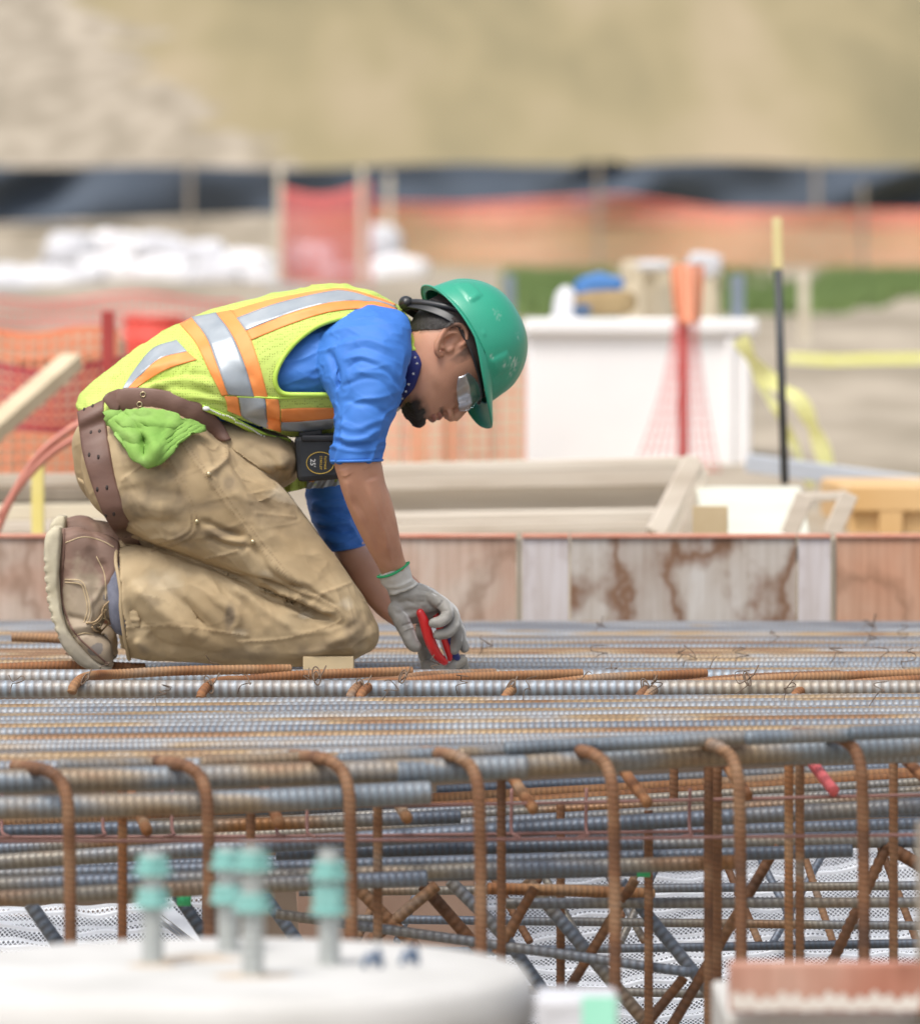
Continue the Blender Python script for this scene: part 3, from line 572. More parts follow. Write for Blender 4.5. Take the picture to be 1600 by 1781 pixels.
panel(907, 990, 'ply_white', 'narrow white plywood strip in the form wall right of the hands'); panel(991, 1386, 'ply_grey', 'long grey plywood panel with brown water rings'); panel(1387, 1446, 'ply_white', 'narrow white strip between the water-stained and orange panels'); panel(1453, 1860, 'ply_orange', 'orange stained plywood panel at the right end of the wall')
for x, lb in ((903, 'dark steel joint bar right of the hands in the form wall'), (1450, 'dark steel joint bar left of the orange panel')):
    a = P(x - 3, 1130, YW); b = P(x + 3, 938, YW); build(MB().box((a.x, YW - .003, a.z), (b.x, YW + .01, b.z)), 'joint_bar', MATS['grey_wood'], label=lb, cat='joint bar')
# ============================================================ reinforcing steel
def bar_mesh(path, r, pitch=.013, seg=14, skew=.45, h=.085, spiral=False):
    q = smoothpath(path, pitch / 4); p, t, n, b = frames(q); L = np.arange(len(p)) * (pitch / 4); a = np.arange(seg) * 2 * math.pi / seg
    A, SS = np.meshgrid(a, L); rib = np.clip(np.cos(2 * math.pi * SS / pitch + (A if spiral else skew * np.sin(A))) * 1.8 - .1, 0, 1) * (np.abs(np.sin(A)) ** .2 if not spiral else 1)
    rr = r * (.93 + h * rib + .05 * (np.abs(np.cos(A)) > .97)); rr[0] *= .96; rr[-1] *= .96
    v = p[:, None] + rr[:, :, None] * (np.cos(A)[:, :, None] * n[:, None] + np.sin(A)[:, :, None] * b[:, None]); f = gridf(len(p), seg); f += [tuple(range(seg))[::-1], tuple(range((len(p) - 1) * seg, len(p) * seg))]
    bar_mesh.rib = (rib ** .7).ravel(); return v.reshape(-1, 3), f
BLUE = (.27, .33, .40); PALE = (.42, .45, .48); RUST = (.21, .095, .042); RUSTD = (.085, .04, .022); OCH = (.52, .33, .15)
def steel(name, cols, pos, scale=5, rnd=.25, metal=.25, rough=.5):
    m = mat(name, cols[0], cols[1], None, scale=scale, rough=rough, metal=metal, stretch=(.35, 1, 1), rnd=rnd, detail=7, bump=.25, bscale=350, bdist=.001, attr='groove')
    rp = [x for x in m.node_tree.nodes if x.type == 'VALTORGB'][0].color_ramp; rp.elements[0].position = pos[0]; rp.elements[1].position = pos[1]
    for c, p in zip(cols[2:], pos[2:]): e = rp.elements.new(p); e.color = (*c, 1)
    return m
steel('steel_top', [(.13, .165, .21), (.29, .325, .36), (.34, .24, .13), (.21, .105, .045)], [.28, .48, .57, .68], 9, .36)
steel('steel_pale', [(.22, .29, .36), (.33, .38, .43), (.40, .34, .25), (.33, .17, .07)], [.30, .52, .66, .80], 7, .03)
steel('steel_shaded', [(.07, .095, .13), (.17, .21, .27), (.26, .24, .2), (.30, .14, .05)], [.28, .48, .60, .72], 6, .25, .35)  # darker copy of the bar steel: shade below the mat put into the colour
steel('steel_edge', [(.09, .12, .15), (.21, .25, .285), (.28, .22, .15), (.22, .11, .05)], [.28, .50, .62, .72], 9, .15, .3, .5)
steel('rusty', [RUSTD, RUST, (.30, .17, .09), (.22, .19, .16)], [.25, .48, .62, .74], 14, .15, .1, .75)
steel('rusty_orange', [(.17, .065, .025), (.30, .125, .045), (.38, .21, .10), (.27, .22, .17)], [.25, .45, .62, .78], 16, .15, .1, .75)
mat('green_paint', (.03, .42, .17), (.05, .5, .22), scale=9, rough=.5); mat('pink_paint', (.62, .10, .12), (.7, .16, .16), scale=9, rough=.5)
def groove(me, rib, col=(.10, .055, .03), a=.62):
    c = np.zeros((len(rib), 4)); c[:, :3] = col; c[:, 3] = (1 - rib) * a; vcol(me, 'groove', c)
def bar(path, r, m, name, label, cat='rebar', group=None, **k):
    v, f = bar_mesh([tuple(p) for p in path], r, **k); o = build(MB().add(v, f), name, MATS[m], smooth=True, label=label, cat=cat, group=group)
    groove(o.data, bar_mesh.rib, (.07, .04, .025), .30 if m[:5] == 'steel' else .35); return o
# --- upper mat: long bars, one mesh per size, linked
TPL = {}
for r, pt in ((.0143, .0125), (.0125, .0105), (.0095, .0085)):
    v, f = bar_mesh([(-1.55, 0, 0), (1.55, 0, 0)], r, pt); me = mesh_of(v, f, 'long_bar'); groove(me, bar_mesh.rib, (.15, .10, .06), .5); me.materials.append(MATS['steel_top']); TPL[r] = me
Ys = []; y = -1.86
while y < 1.93: Ys.append(y); y += random.choice([.05, .062, .075, .085, .10])
KN = 0
for y in Ys:
    if -.60 < y < -.165: continue
    r = random.choice([.0143, .0125, .0125, .0125, .0095, .0095]) if abs(y + .42) > .12 else .0143
    t = (y + 1.9) / 3.8; o = bpy.data.objects.new('long_rebar', TPL[r]); COL.objects.link(o)
    zl = -.030 * (1 - t) ** 2; yaw = .075 * (1 - t) - .03 * t + random.uniform(-.012, .012)
    o.location = (0, y, -r + zl * .5 + random.uniform(-.004, .003)); o.rotation_euler = (random.uniform(-.5, .5), -zl * .35 * -1 * 1.0, yaw); o.rotation_mode = 'XYZ'
    where = 'nearer than the worker' if y < -.5 else ('under the worker' if y < .35 else 'beyond the worker')
    tag(o, 'ribbed grey steel bar of the mat ' + where, 'rebar', 'long bars of the upper mat ' + where)
for yy, lb in ((-.545, 'nearer of two thick pale bars under the rusty hooks'), (-.215, 'farther of two thick pale bars under the rusty hooks')):
    v, f = bar_mesh([(-1.4, yy, 0), (1.4, yy, 0)], .0148, .0145); o = build(MB().add(v, f), 'thick_rebar', MATS['steel_pale'], smooth=True, label=lb + ' by the knee', cat='rebar'); o.location.z = -.0172; groove(o.data, bar_mesh.rib, (.14, .09, .055), .6)
# --- rusty hooked ends lying on the mat beside the worker
HK = 'rusty hooked bars lying on the mat by the worker'
def hook(x0, x1, row, rend, lb, Y=-.40, m='rusty_orange', drop=26):
    pts = [P(x1, rend, Y + .10), P((x0 + x1) / 2, (row + rend) / 2 - 1, Y + .02), P(x0 + 75, row + 1, Y - .03), P(x0 + 38, row + 3, Y - .09), P(x0 + 14, row + 9, Y - .15), P(x0 + 1, row + 21, Y - .182), P(x0 - 3, row + 33, Y - .190)]
    return bar(pts, .0082, m, 'hooked_rebar', lb, group=HK, pitch=.0075, seg=12, spiral=True)
hook(128, 505, 1172, 1164, 'rusty hook beside the boot toe, leftmost on the mat'); hook(352, 716, 1182, 1168, 'rusty hook below the calf, second from the left')
hook(612, 860, 1184, 1171, 'rusty hook just below the wooden block under the knee', m='rusty'); hook(628, 1012, 1186, 1172, 'longer rusty hook running under the gloved hands')
hook(880, 1228, 1189, 1172, 'rusty hook right of the gloved hands'); hook(1112, 1460, 1190, 1174, 'rusty hook with a bent double end, second from the right', m='rusty'); hook(1126, 1600, 1190, 1172, 'paler rusty bar beside the second hook from the right'); hook(1380, 1760, 1192, 1178, 'rightmost rusty hook lying on the mat')
bar([P(-80, 1166, -.1), P(120, 1158, -.08), P(252, 1162, -.1)], .0085, 'rusty_orange', 'rusty_rebar', 'rusty bar passing under the boot toe at far left', pitch=.0075, spiral=True)
bar([P(120, 1112, .5), P(20, 1108, .5)], .0085, 'rusty_orange', 'rusty_rebar', 'short rusty bar end behind the boot sole', pitch=.0075, spiral=True)
# --- thick edge bars
bar([P(-90, 1362, -2.12), P(420, 1350, -2.05), P(915, 1334, -1.98)], .0172, 'steel_edge', 'thick_edge_rebar', 'thick steel bar along the near edge, upper left', pitch=.0125, h=.06)
bar([P(690, 1346, -2.02), P(1180, 1316, -1.9), P(1700, 1290, -1.8)], .0172, 'steel_edge', 'thick_edge_rebar', 'thick steel bar along the near edge, right half', pitch=.0125, h=.06)
bar([P(-90, 1408, -2.16), P(350, 1397, -2.1), P(748, 1379, -2.04)], .0168, 'steel_edge', 'thick_edge_rebar', 'lower thick edge bar ending in the middle with a rusty end', pitch=.0125, h=.06)
for i, (x0, r0, x1, r1, lb) in enumerate([(105, 1332, 302, 1329, 'leftmost'), (352, 1328, 556, 1318, 'second from left'), (590, 1322, 800, 1310, 'third from left'), (800, 1312, 940, 1306, 'green tipped'), (880, 1302, 1128, 1290, 'fifth from left'), (1040, 1296, 1296, 1283, 'sixth from left'), (1300, 1284, 1480, 1278, 'second from right'), (1480, 1276, 1700, 1268, 'rightmost')]):
    bar([P(x0, r0, -1.97), P(x1, r1, -1.9)], .0105, 'steel_edge', 'short_rebar', lb + ' dark short bar lying along the near edge of the mat', group='short dark bars along the near edge', pitch=.011)
def tip(x, row, Y, m, lb): 
    c = np.array(P(x, row, Y)); build(MB().tube(np.array([c - (.008, 0, 0), c + (.012, 0, 0)]), .0125, 14), 'painted_tip', MATS[m], smooth=True, label=lb, cat='bar end')
tip(932, 1307, -1.905, 'green_paint', 'bright green painted bar end on the edge of the mat')
# --- near stirrups: short top leg, rounded hook, long vertical leg
ST = 'rusty stirrups hanging on the near edge bars'
for i, (x, top, bot, lb) in enumerate([(120, 1346, 1760, 'leftmost'), (362, 1338, 1760, 'second from left'), (609, 1328, 1760, 'third from left'), (834, 1322, 1720, 'fourth from left'), (1067, 1316, 1740, 'fifth from left'), (1286, 1304, 1710, 'second from right'), (1500, 1290, 1710, 'rightmost')]):
    Y = -2.17 + .045 * i
    bar([P(x - 120, top - 14, Y + .42), P(x - 62, top - 10, Y + .06), P(x - 36, top - 4, Y + .01), P(x - 14, top + 14, Y), P(x - 3, top + 46, Y - .01), P(x, top + 90, Y - .01), P(x + 2, (top + bot) / 2, Y), P(x + 3, bot, Y)], .0090, 'rusty', 'stirrup', lb + ' rusty hooked stirrup hanging over the near edge bars', cat='stirrup', group=ST, pitch=.0085, seg=12, spiral=True)
# --- back legs
for i, (x, t, b_, Y, m) in enumerate([(213, 1400, 1720, -1.75, 'rusty_orange'), (436, 1395, 1700, -1.7, 'rusty'), (657, 1390, 1720, -1.65, 'rusty'), (872, 1345, 1700, -1.6, 'rusty'), (975, 1490, 1760, -1.1, 'rusty'), (1128, 1500, 1800, -1.3, 'rusty'), (1232, 1340, 1800, -1.6, 'rusty'), (1246, 1335, 1800, -1.55, 'rusty'), (1372, 1330, 1720, -1.4, 'rusty_orange'), (1391, 1330, 1720, -1.5, 'rusty'), (1554, 1320, 1720, -1.45, 'rusty'), (1172, 1335, 1395, -1.2, 'rusty')]):
    tp = P(x, t - 90, Y); tp.z = min(tp.z, -.036); bar([tp, P(x, b_, Y)], .0072 if i != 7 else .0088, m, 'vertical_rebar', 'rusty vertical bar behind the stirrups, %s' % ['between the first two stirrups', 'between the second and third stirrups', 'behind the third gap', 'just right of the fourth stirrup', 'thin one among the left crossing braces', 'behind the crossed braces, right of the fifth stirrup', 'left of the thick pair in the middle right', 'thicker of the pair in the middle right', 'leftmost of the right pair', 'second of the right pair', 'right of the last stirrup', 'short one under the edge bar'][i], group='vertical bars of the cage', pitch=.0085, seg=12, spiral=True)
# --- short bent legs under the edge
for i, (x0, r0, x1, r1, m, lb) in enumerate([(236, 1400, 256, 1446, 'rusty_orange', 'leftmost'), (470, 1395, 486, 1434, 'rusty_orange', 'second'), (690, 1392, 708, 1424, 'rusty_orange', 'third'), (893, 1355, 928, 1408, 'rusty_orange', 'fourth'), (1088, 1345, 1126, 1397, 'rusty_orange', 'fifth'), (1270, 1340, 1300, 1384, 'rusty_orange', 'sixth'), (1412, 1325, 1450, 1376, 'pink_paint', 'pink painted'), (1570, 1315, 1610, 1356, 'rusty_orange', 'rightmost')]):
    bar([P(x0 - 16, r0 - 40, -1.35), P(x0, r0, -1.45), P(x1, r1, -1.62)], .0085, m, 'bent_rebar_end', lb + ' slanting bar end poking down under the edge of the mat', group='slanting bar ends under the mat', pitch=.0085, seg=12, spiral=True)
# --- lower long bars
low = [(-60, 1449, 800, 1421, .0105, -1.2, None), (-60, 1503, 1660, 1398, .0125, -1.35, None), (-60, 1480, 1660, 1384, .010, -1.0, None), (-60, 1541, 1290, 1500, .0115, -1.55, 1), (-60, 1566, 742, 1528, .0120, -1.7, 1), (-60, 1524, 1482, 1480, .0105, -1.3, 1),
       (480, 1486, 1660, 1452, .0105, -1.1, None), (560, 1524, 1115, 1512, .0115, -1.45, 2), (820, 1460, 1660, 1432, .0115, -.9, None), (-60, 1462, 1660, 1372, .0085, -.6, None), (300, 1440, 1660, 1358, .009, -.3, None), (740, 1406, 1660, 1348, .0105, 0, None),
       (740, 1390, 1660, 1336, .0095, .3, None), (-60, 1432, 1660, 1340, .0095, .1, None), (760, 1376, 1660, 1330, .0105, .6, None), (-60, 1516, 1380, 1466, .009, -.7, None), (1120, 1470, 1660, 1462, .0115, -1.2, None), (-60, 1420, 900, 1400, .010, .4, None), (-60, 1408, 1660, 1366, .010, .8, None), (700, 1424, 1660, 1412, .009, -.4, None), (850, 1546, 1136, 1556, .0095, -1.2, 1)]
ords = ['first', 'second', 'third', 'fourth', 'fifth', 'sixth', 'seventh', 'eighth', 'ninth', 'tenth']
for i, (x0, r0, x1, r1, r, Y, e) in enumerate(low):
    m_ = 'rusty_orange' if i in (11, 13, 20) else 'steel_shaded'
    bar([P(x0, r0, Y - .04), P((x0 + x1) / 2, (r0 + r1) / 2 + random.uniform(-2, 2), Y), P(x1, r1, Y + .05)], r, m_, 'lower_rebar', 'dark %s bar of the lower layer seen under the mat edge' % ('rust brown' if m_ != 'steel_shaded' else 'blue grey ribbed') if e is None else {1290: 'dark lower bar whose cut end stops at the second stirrup from the right', 742: 'dark lower bar whose rusty end stops between third and fourth stirrups', 1482: 'dark lower bar whose rusty end stops at the rightmost stirrup', 1115: 'lower bar with a bright green painted end', 1136: 'short rust brown bar low among the braces right of the fourth stirrup'}[x1], group='long bars of the lower layer', pitch=.0115 if r > .01 else .0095)
tip(1117, 1512, -1.42, 'green_paint', 'bright green painted end of a lower bar'); tip(318, 1562, -1.5, 'green_paint', 'small green painted end beside the second stirrup')
for i, (x0, r0, x1, r1, Y, lb) in enumerate([(-60, 1464, 1660, 1452, -1.8, 'upper'), (-60, 1457, 1240, 1446, -1.5, 'middle'), (-60, 1412, 1660, 1382, -1.6, 'lower')]):
    q = smoothpath([tuple(P(x0, r0, Y)), tuple(P((x0 + x1) / 2, (r0 + r1) / 2 + 3, Y)), tuple(P(x1, r1, Y))], .03); build(MB().tube(q, .0026, 8), 'thin_rod', MATS['thin_rod'] if 'thin_rod' in MATS else mat('thin_rod', (.20, .09, .08), (.28, .15, .13), scale=8, rough=.6), smooth=True, label=lb + ' thin reddish rod crossing behind the stirrups', cat='rod')
for hi, x in enumerate((4, 180, 300, 482, 535, 832, 890, 1020, 1200, 1240)): 
    q = smoothpath([tuple(P(x, 1372, -1.5)), tuple(P(x - 1, 1440, -1.52)), tuple(P(x + 3, 1452, -1.54)), tuple(P(x + (14 if x % 3 else -14), 1456, -1.56))], .008)
    build(MB().tube(q, .0026, 8), 'wire_hanger', MATS['thin_rod'], smooth=True, label='small L-shaped reddish wire hanger under the edge bars, ' + ['leftmost', 'second from the left', 'third from the left', 'fourth from the left', 'fifth from the left', 'fifth from the right', 'fourth from the right', 'third from the right', 'second from the right', 'rightmost'][hi], cat='hanger', group='small wire hangers under the edge bars')
# --- diagonal braces
for i, (pts, m, r, lb) in enumerate([
    ([(52, 1572), (118, 1668)], 'steel_shaded', .011, 'short brace in the gap left of the first stirrup'), ([(308, 1556), (372, 1650)], 'steel_shaded', .010, 'short brace left of the second stirrup'), ([(455, 1552), (530, 1655)], 'steel_shaded', .010, 'short brace right of the blue green nuts'),
    ([(782, 1532), (880, 1635), (985, 1781)], 'steel_shaded', .0098, 'long brace falling right beside the fourth stirrup'), ([(915, 1530), (1020, 1655), (1140, 1800)], 'steel_shaded', .0105, 'thick blue grey brace falling right past the fifth stirrup'), ([(1080, 1535), (1205, 1690), (1290, 1800)], 'steel_shaded', .0102, 'blue grey brace falling right to the thick vertical pair'),
    ([(930, 1545), (862, 1660)], 'rusty', .0080, 'brown brace leaning left beside the fourth stirrup'), ([(1105, 1530), (990, 1720)], 'rusty', .0080, 'brown brace crossing the thick blue grey one'), ([(1352, 1470), (1160, 1800)], 'rusty', .0085, 'brown brace rising right in the middle right'), ([(1548, 1460), (1440, 1690)], 'rusty', .0085, 'brown brace rising to the right edge'),
    ([(612, 1535), (735, 1660)], 'rusty', .010, 'dark brace right of the third stirrup'), ([(735, 1540), (840, 1660)], 'rusty', .010, 'dark brace left of the fourth stirrup'), ([(480, 1590), (1200, 1692)], 'steel_shaded', .008, 'long thin bar sloping down behind the braces'), ([(880, 1572), (1660, 1570)], 'steel_shaded', .0085, 'level thin bar crossing before the metal lath'),
    ([(1190, 1700), (1110, 1800)], 'rusty', .0080, 'short brown brace at the bottom, right of the middle'), ([(1540, 1470), (1640, 1530)], 'rusty', .0105, 'brown brace falling to the right edge'), ([(640, 1640), (760, 1540)], 'rusty', .0095, 'brown brace rising right below the cut bar end')]):
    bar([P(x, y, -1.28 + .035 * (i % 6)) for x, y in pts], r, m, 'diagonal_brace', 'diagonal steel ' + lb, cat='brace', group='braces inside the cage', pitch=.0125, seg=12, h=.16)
for i in range(16):
    x0 = 560 + i * 68 + random.uniform(-20, 20); dx = random.choice([-1, 1]) * random.uniform(50, 110); Y = random.uniform(-.7, .1); bar([P(x0, 1470, Y), P(x0 + dx, 1640, Y - .1)], .007, 'steel_shaded' if i % 2 else 'rusty', 'diagonal_brace', 'thin dark diagonal bar deep inside the cage', cat='brace', group='thin braces deep inside the cage', pitch=.009, seg=10)
for i, (r0, r1, Y) in enumerate([(1552, 1540, -.6), (1598, 1612, -.5), (1660, 1640, -.45), (1715, 1738, -.7)]):
    bar([P(520, r0, Y), P(1680, r1, Y)], .0075, 'steel_shaded', 'lower_rebar', ['uppermost', 'second', 'third', 'lowest'][i] + ' of four thin level bars just above the metal lath', group='thin level bars above the lath', pitch=.009, seg=10)
# --- tie wires
for i in range(34):
    if i < 20: x = 30 + i * 80 + random.uniform(-25, 25); Y = random.choice([-.95, -.8, -.62, -.5, -.2, .3]); z = .006
    else: x = random.uniform(800, 1600); Y = random.uniform(.1, 1.5); z = .006
    c = np.array([(x - 800) * SC(Y), Y, z]); pts = [c + np.array([random.uniform(-.014, .014), random.uniform(-.01, .01), random.uniform(0, .004) + k * .0035 * random.choice([.3, 1, 1.3])]) for k in range(5)]
    pts = [c + (-.012, 0, -.012)] + pts + [c + (random.uniform(-.02, .02), 0, random.uniform(.012, .03))]
    build(MB().tube(smoothpath(pts, .002), .0008, 6), 'tie_wire', MATS['wire'] if 'wire' in MATS else mat('wire', (.10, .07, .05), (.22, .15, .10), scale=40, rough=.6, metal=.3), smooth=True, label='thin dark twisted tie wire sticking up from the mat', cat='tie wire', group='tie wires on the mat')
def coil(x, row, Y, rad, lb, turns=1.6, tilt=.5):
    c = np.array(P(x, row, Y)); a = np.linspace(0, turns * 6.28, int(turns * 24)); rr = rad * (1 + .3 * np.sin(a * .61 + x))
    q = c + np.stack([.45 * rr * np.cos(a) + .5 * rr * np.sin(a) * math.sin(x), .012 * np.sin(a) * tilt + a * .0012, rr * np.sin(a)], 1); q = np.vstack([q, q[-1] + np.array([[.012, 0, .01], [.02, 0, .026]])]); build(MB().tube(q, .0012, 6), 'tie_wire', MATS['wire'], smooth=True, label=lb, cat='tie wire')
for x, r, lb in ((146, 1184, 'tie wire wrapped round the leftmost hook'), (362, 1192, 'tie wire wrapped round the hook below the calf'), (550, 1178, 'loose curl of tie wire beside the wooden block'), (628, 1196, 'tangled tie wire on the hook below the block'), (888, 1196, 'tie wire on the hook right of the hands'), (1124, 1196, 'tie wire on the double ended hook'), (1300, 1180, 'loose tie wire loop between the right hooks'), (700, 1180, 'tie wire holding the bar under the gloves')):
    coil(x, r, -.575, random.uniform(.009, .014), lb)
# ------------------------------------------------------------ ribbed metal lath sloping under the cage
def lath_mat():
    m = bpy.data.materials.new('metal_lath'); m.use_nodes = True; n = m.node_tree.nodes; l = m.node_tree.links; b = n['Principled BSDF']; b.inputs['Metallic'].default_value = .25; b.inputs['Roughness'].default_value = .3
    tc = n.new('ShaderNodeTexCoord'); 
    def wave(ax, sc):
        mp = n.new('ShaderNodeMapping'); mp.inputs['Rotation'].default_value = (0, 0, ax); l.new(tc.outputs['UV'], mp.inputs[0]); w = n.new('ShaderNodeTexWave'); w.inputs['Scale'].default_value = sc; w.inputs['Distortion'].default_value = .3; l.new(mp.outputs[0], w.inputs[0]); return w.outputs['Fac']
    a = wave(.62, 46); c = wave(-.62, 46); mn = n.new('ShaderNodeMath'); mn.operation = 'MAXIMUM'; l.new(a, mn.inputs[0]); l.new(c, mn.inputs[1])
    st = n.new('ShaderNodeMath'); st.operation = 'GREATER_THAN'; st.inputs[1].default_value = .80; l.new(mn.outputs[0], st.inputs[0])
    vc = n.new('ShaderNodeVertexColor'); vc.layer_name = 'solid'; mx = n.new('ShaderNodeMath'); mx.operation = 'MAXIMUM'; l.new(st.outputs[0], mx.inputs[0]); l.new(vc.outputs['Color'], mx.inputs[1]); l.new(mx.outputs[0], b.inputs['Alpha'])
    b.inputs['Base Color'].default_value = (.84, .87, .92, 1); MATS['lath'] = m
lath_mat()
mat('dark_backing', (.05, .055, .07), (.12, .13, .15), scale=12, rough=.7)
def lath(x0, x1, r0, r1, Y0, Y1, label, nr):
    # r0 = far row, r1 = near row
    xs = np.linspace(x0, x1, 220); prof = [(0, 0, 0), (.25, .001, 0), (.50, .001, 0), (.51, .001, 1), (.54, .006, 1), (.60, .007, 1), (.67, -.002, 1), (.68, .001, 0), (.88, .001, 0), (.89, .001, 1), (.92, .005, 1), (.95, .005, 1), (.98, -.002, 1)]
    V = []; SO = []; UV = []; N_ = 0
    for k in range(nr):
        for (u, h, so) in prof:
            t = (k + u) / nr
            for x in xs:
                row = r1 + (r0 - r1) * t + 18 * math.sin((x - x0) * .0036 + .9) + 6 * math.sin(x * .011 + t * 7) + 3 * math.sin(x * .03 - t * 11) + 2 * math.sin(x * .07 + t * 23) ; Y = Y1 + (Y0 - Y1) * t; p = P(x, row, Y); V.append((p.x, p.y - h * .5, p.z + h)); SO.append((so, so, so, 1)); UV.append((p.x, t * .034 * nr / .6))
            N_ += 1
    me = mesh_of(V, gridf(N_, len(xs), False), 'lath', False); vcol(me, 'solid', SO); uv = me.uv_layers.new(name='UVMap'); li = np.zeros(len(me.loops), int); me.loops.foreach_get('vertex_index', li); uv.data.foreach_set('uv', np.array(UV)[li].ravel())
    V = np.array(V); c = V.mean(0); c[2] = V[:, 2].min(); setv(me, V - c); o = obj('metal_lath', me, MATS['lath'], label=label, cat='metal lath'); o.location = c
    m2 = mesh_of(V - c + (0, .02, -.02), gridf(N_, len(xs), False), 'b', False); o2 = obj('backing_sheet', m2, MATS['dark_backing'], o)
lath(560, 1700, 1462, 1840, .5, -.35, 'shiny ribbed metal lath sloping under the steel cage', 13)
lath(-120, 352, 1556, 1760, .25, -.25, 'ribbed metal lath under the cage at lower left', 6)
def strip():
    mb = MB()
    for k in range(3): mb.beam(P(262 + k * 14, 1580 + k * 3, -.5 - .03 * k), P(352 + k * 14, 1650 + k * 3, -.55 - .03 * k), .022, .003, up=(0, -1, 1))
    build(mb, 'metal_strip', MATS['grey_metal'], label='shiny bent metal strip leaning beside the second stirrup', cat='strip')
strip()
timber('soil_board', (520, 1620), (830, 1600), .04, .20, -.1, -.1, MATS['brown_ply'] if 'brown_ply' in MATS else mat('brown_ply', (.22, .13, .09), (.36, .25, .19), scale=5, rough=.8), 'brown board in the shade behind the braces', 'board')
mat('pit_soil', (.14, .10, .075), (.26, .20, .15), scale=3, rough=.95, bump=.5, bscale=20)
build(MB().box((-2.2, 1.2, -1.02), (2.2, 1.3, -.02)), 'form_board', MATS['pit_soil'], label='dark form board closing the pit under the far mat edge', cat='board')
# ------------------------------------------------------------ foreground: pier with bolts
mat('pier_concrete', (.46, .44, .40), (.58, .57, .54), scale=3, rough=.8, bump=.3, bscale=30)
mat('pier_top', (.44, .43, .40), (.62, .61, .59), scale=6, rough=.8, bump=.3, bscale=20)
YP = -3.75; sP = SC(YP); cpt = P(385, 1683, YP)
root = empty('concrete_pier', (cpt.x, YP, cpt.z - .5), 'round white concrete pier out of focus in the foreground', 'pier')
n = 96; Rr_ = 548 * sP; prof = [(0, 0), (.80, .004), (.93, 0), (.965, -.004), (.985, -.014), (.995, -.034), (.995, -.05), (.985, -.06), (.985, -.5)]; V = []
for q, z in prof[1:]:
    for k in range(n): a = 2 * math.pi * k / n; V.append((cpt.x + Rr_ * q * math.cos(a), YP + Rr_ * q * math.sin(a), cpt.z + z))
V.append((cpt.x, YP, cpt.z + .004)); f = gridf(len(prof) - 1, n); f = [q[::-1] for q in f] + [(len(V) - 1, k, (k + 1) % n) for k in range(n)]
mb = MB().add(V[:], f); mb.mi = [1 if i >= 5 * n and i < (len(prof) - 2) * n else 0 for i in range(len(f))]
build(mb, 'shaft', [MATS['pier_top'], MATS['pier_concrete']], root, smooth=True)
mat('teal_plastic', (.17, .40, .36), (.27, .50, .46), scale=12, rough=.5); mat('zinc', (.45, .47, .45), (.56, .58, .55), scale=20, rough=.5, metal=.3); mat('bare_concrete', (.42, .33, .24), (.55, .47, .38), scale=12, rough=.9)
def nut(c, h, r, mb, rot=0): 
    v, f = tube(np.array([c, c + np.array([0, 0, h])]), r, 6); v = (v - c); co, si = math.cos(rot), math.sin(rot); v = np.stack([v[:, 0] * co - v[:, 1] * si, v[:, 0] * si + v[:, 1] * co, v[:, 2]], 1) + c; mb.add(v, f)
for (x, base, top, n1, n2, Y, lb) in [(266, 1668, 1482, 1484, 1540, YP - .02, 'left anchor bolt on the pier with two blue green nuts'), (397, 1646, 1474, 1474, 1534, YP + .13, 'back anchor bolt on the pier, partly behind the front one'), (440, 1676, 1470, 1476, 1548, YP - .14, 'front anchor bolt on the pier with two blue green nuts'), (573, 1668, 1478, 1492, 1530, YP - .01, 'right anchor bolt on the pier, nuts close together')]:
    s = SC(Y); b = np.array(P(x, base, Y)); b[2] = cpt.z + .003; t = np.array(P(x, top, Y)); rt = empty('anchor_bolt', tuple(b), lb, 'bolt', 'anchor bolts standing on the pier')
    zz = np.linspace(b[2] - .02, t[2], 120); build(MB().tube(np.stack([0 * zz + b[0], 0 * zz + b[1], zz], 1), .0118 + .0011 * np.sin(zz / .0032 * 2 * math.pi), 16), 'threaded_rod', MATS['zinc'], rt, smooth=True)
    for k, r in enumerate((n1, n2)):
        mb = MB(); z1 = np.array(P(x, r, Y))[2]; hh = 33 * s if not (x == 573 and k) else 56 * s; c0 = np.array([b[0], b[1], z1 - hh]); nut(c0, hh * .82, .0185, mb, .3 * k + x); v, f = tube(np.array([c0 - (0, 0, .003), c0 + (0, 0, .002)]), .0215, 24); mb.add(v, f)
        build(mb, 'nut', MATS['teal_plastic'], rt, bevel=.0015)
for x, row, Y, w, lb in ((648, 1690, YP - .05, .010, 'small dark metal clip lying on the pier top, left one'), (712, 1682, YP - .02, .009, 'small dark metal clip on the pier top, right one')):
    c = np.array(P(x, row, Y)); c[2] = cpt.z + .006; q = smoothpath([c + (-w, 0, 0), c + (-w * .4, .01, .012), c + (w * .3, 0, .004), c + (w * .6, -.006, .02), c + (w, 0, 0)], .002); build(MB().tube(q, .003, 8), 'wire_clip', MATS['dark_blue'], smooth=True, label=lb, cat='clip')
for x, Y, w, lb in ((266, YP - .02, 1, 'left'), (350, YP + .05, 1.6, 'middle'), (440, YP - .13, 1.4, 'front')):
    c = np.array(P(x, 1670, Y)); c[2] = cpt.z - .001; v, f = ellipsoid(c, (.035 * w, .028 * w, .009)); v = v + fbm(v * 60, 2)[:, None] * .002; build(MB().add(v, f), 'grout_patch', MATS['bare_concrete'], smooth=True, label=lb + ' rough brown grout patch at the bolt bases', cat='grout')
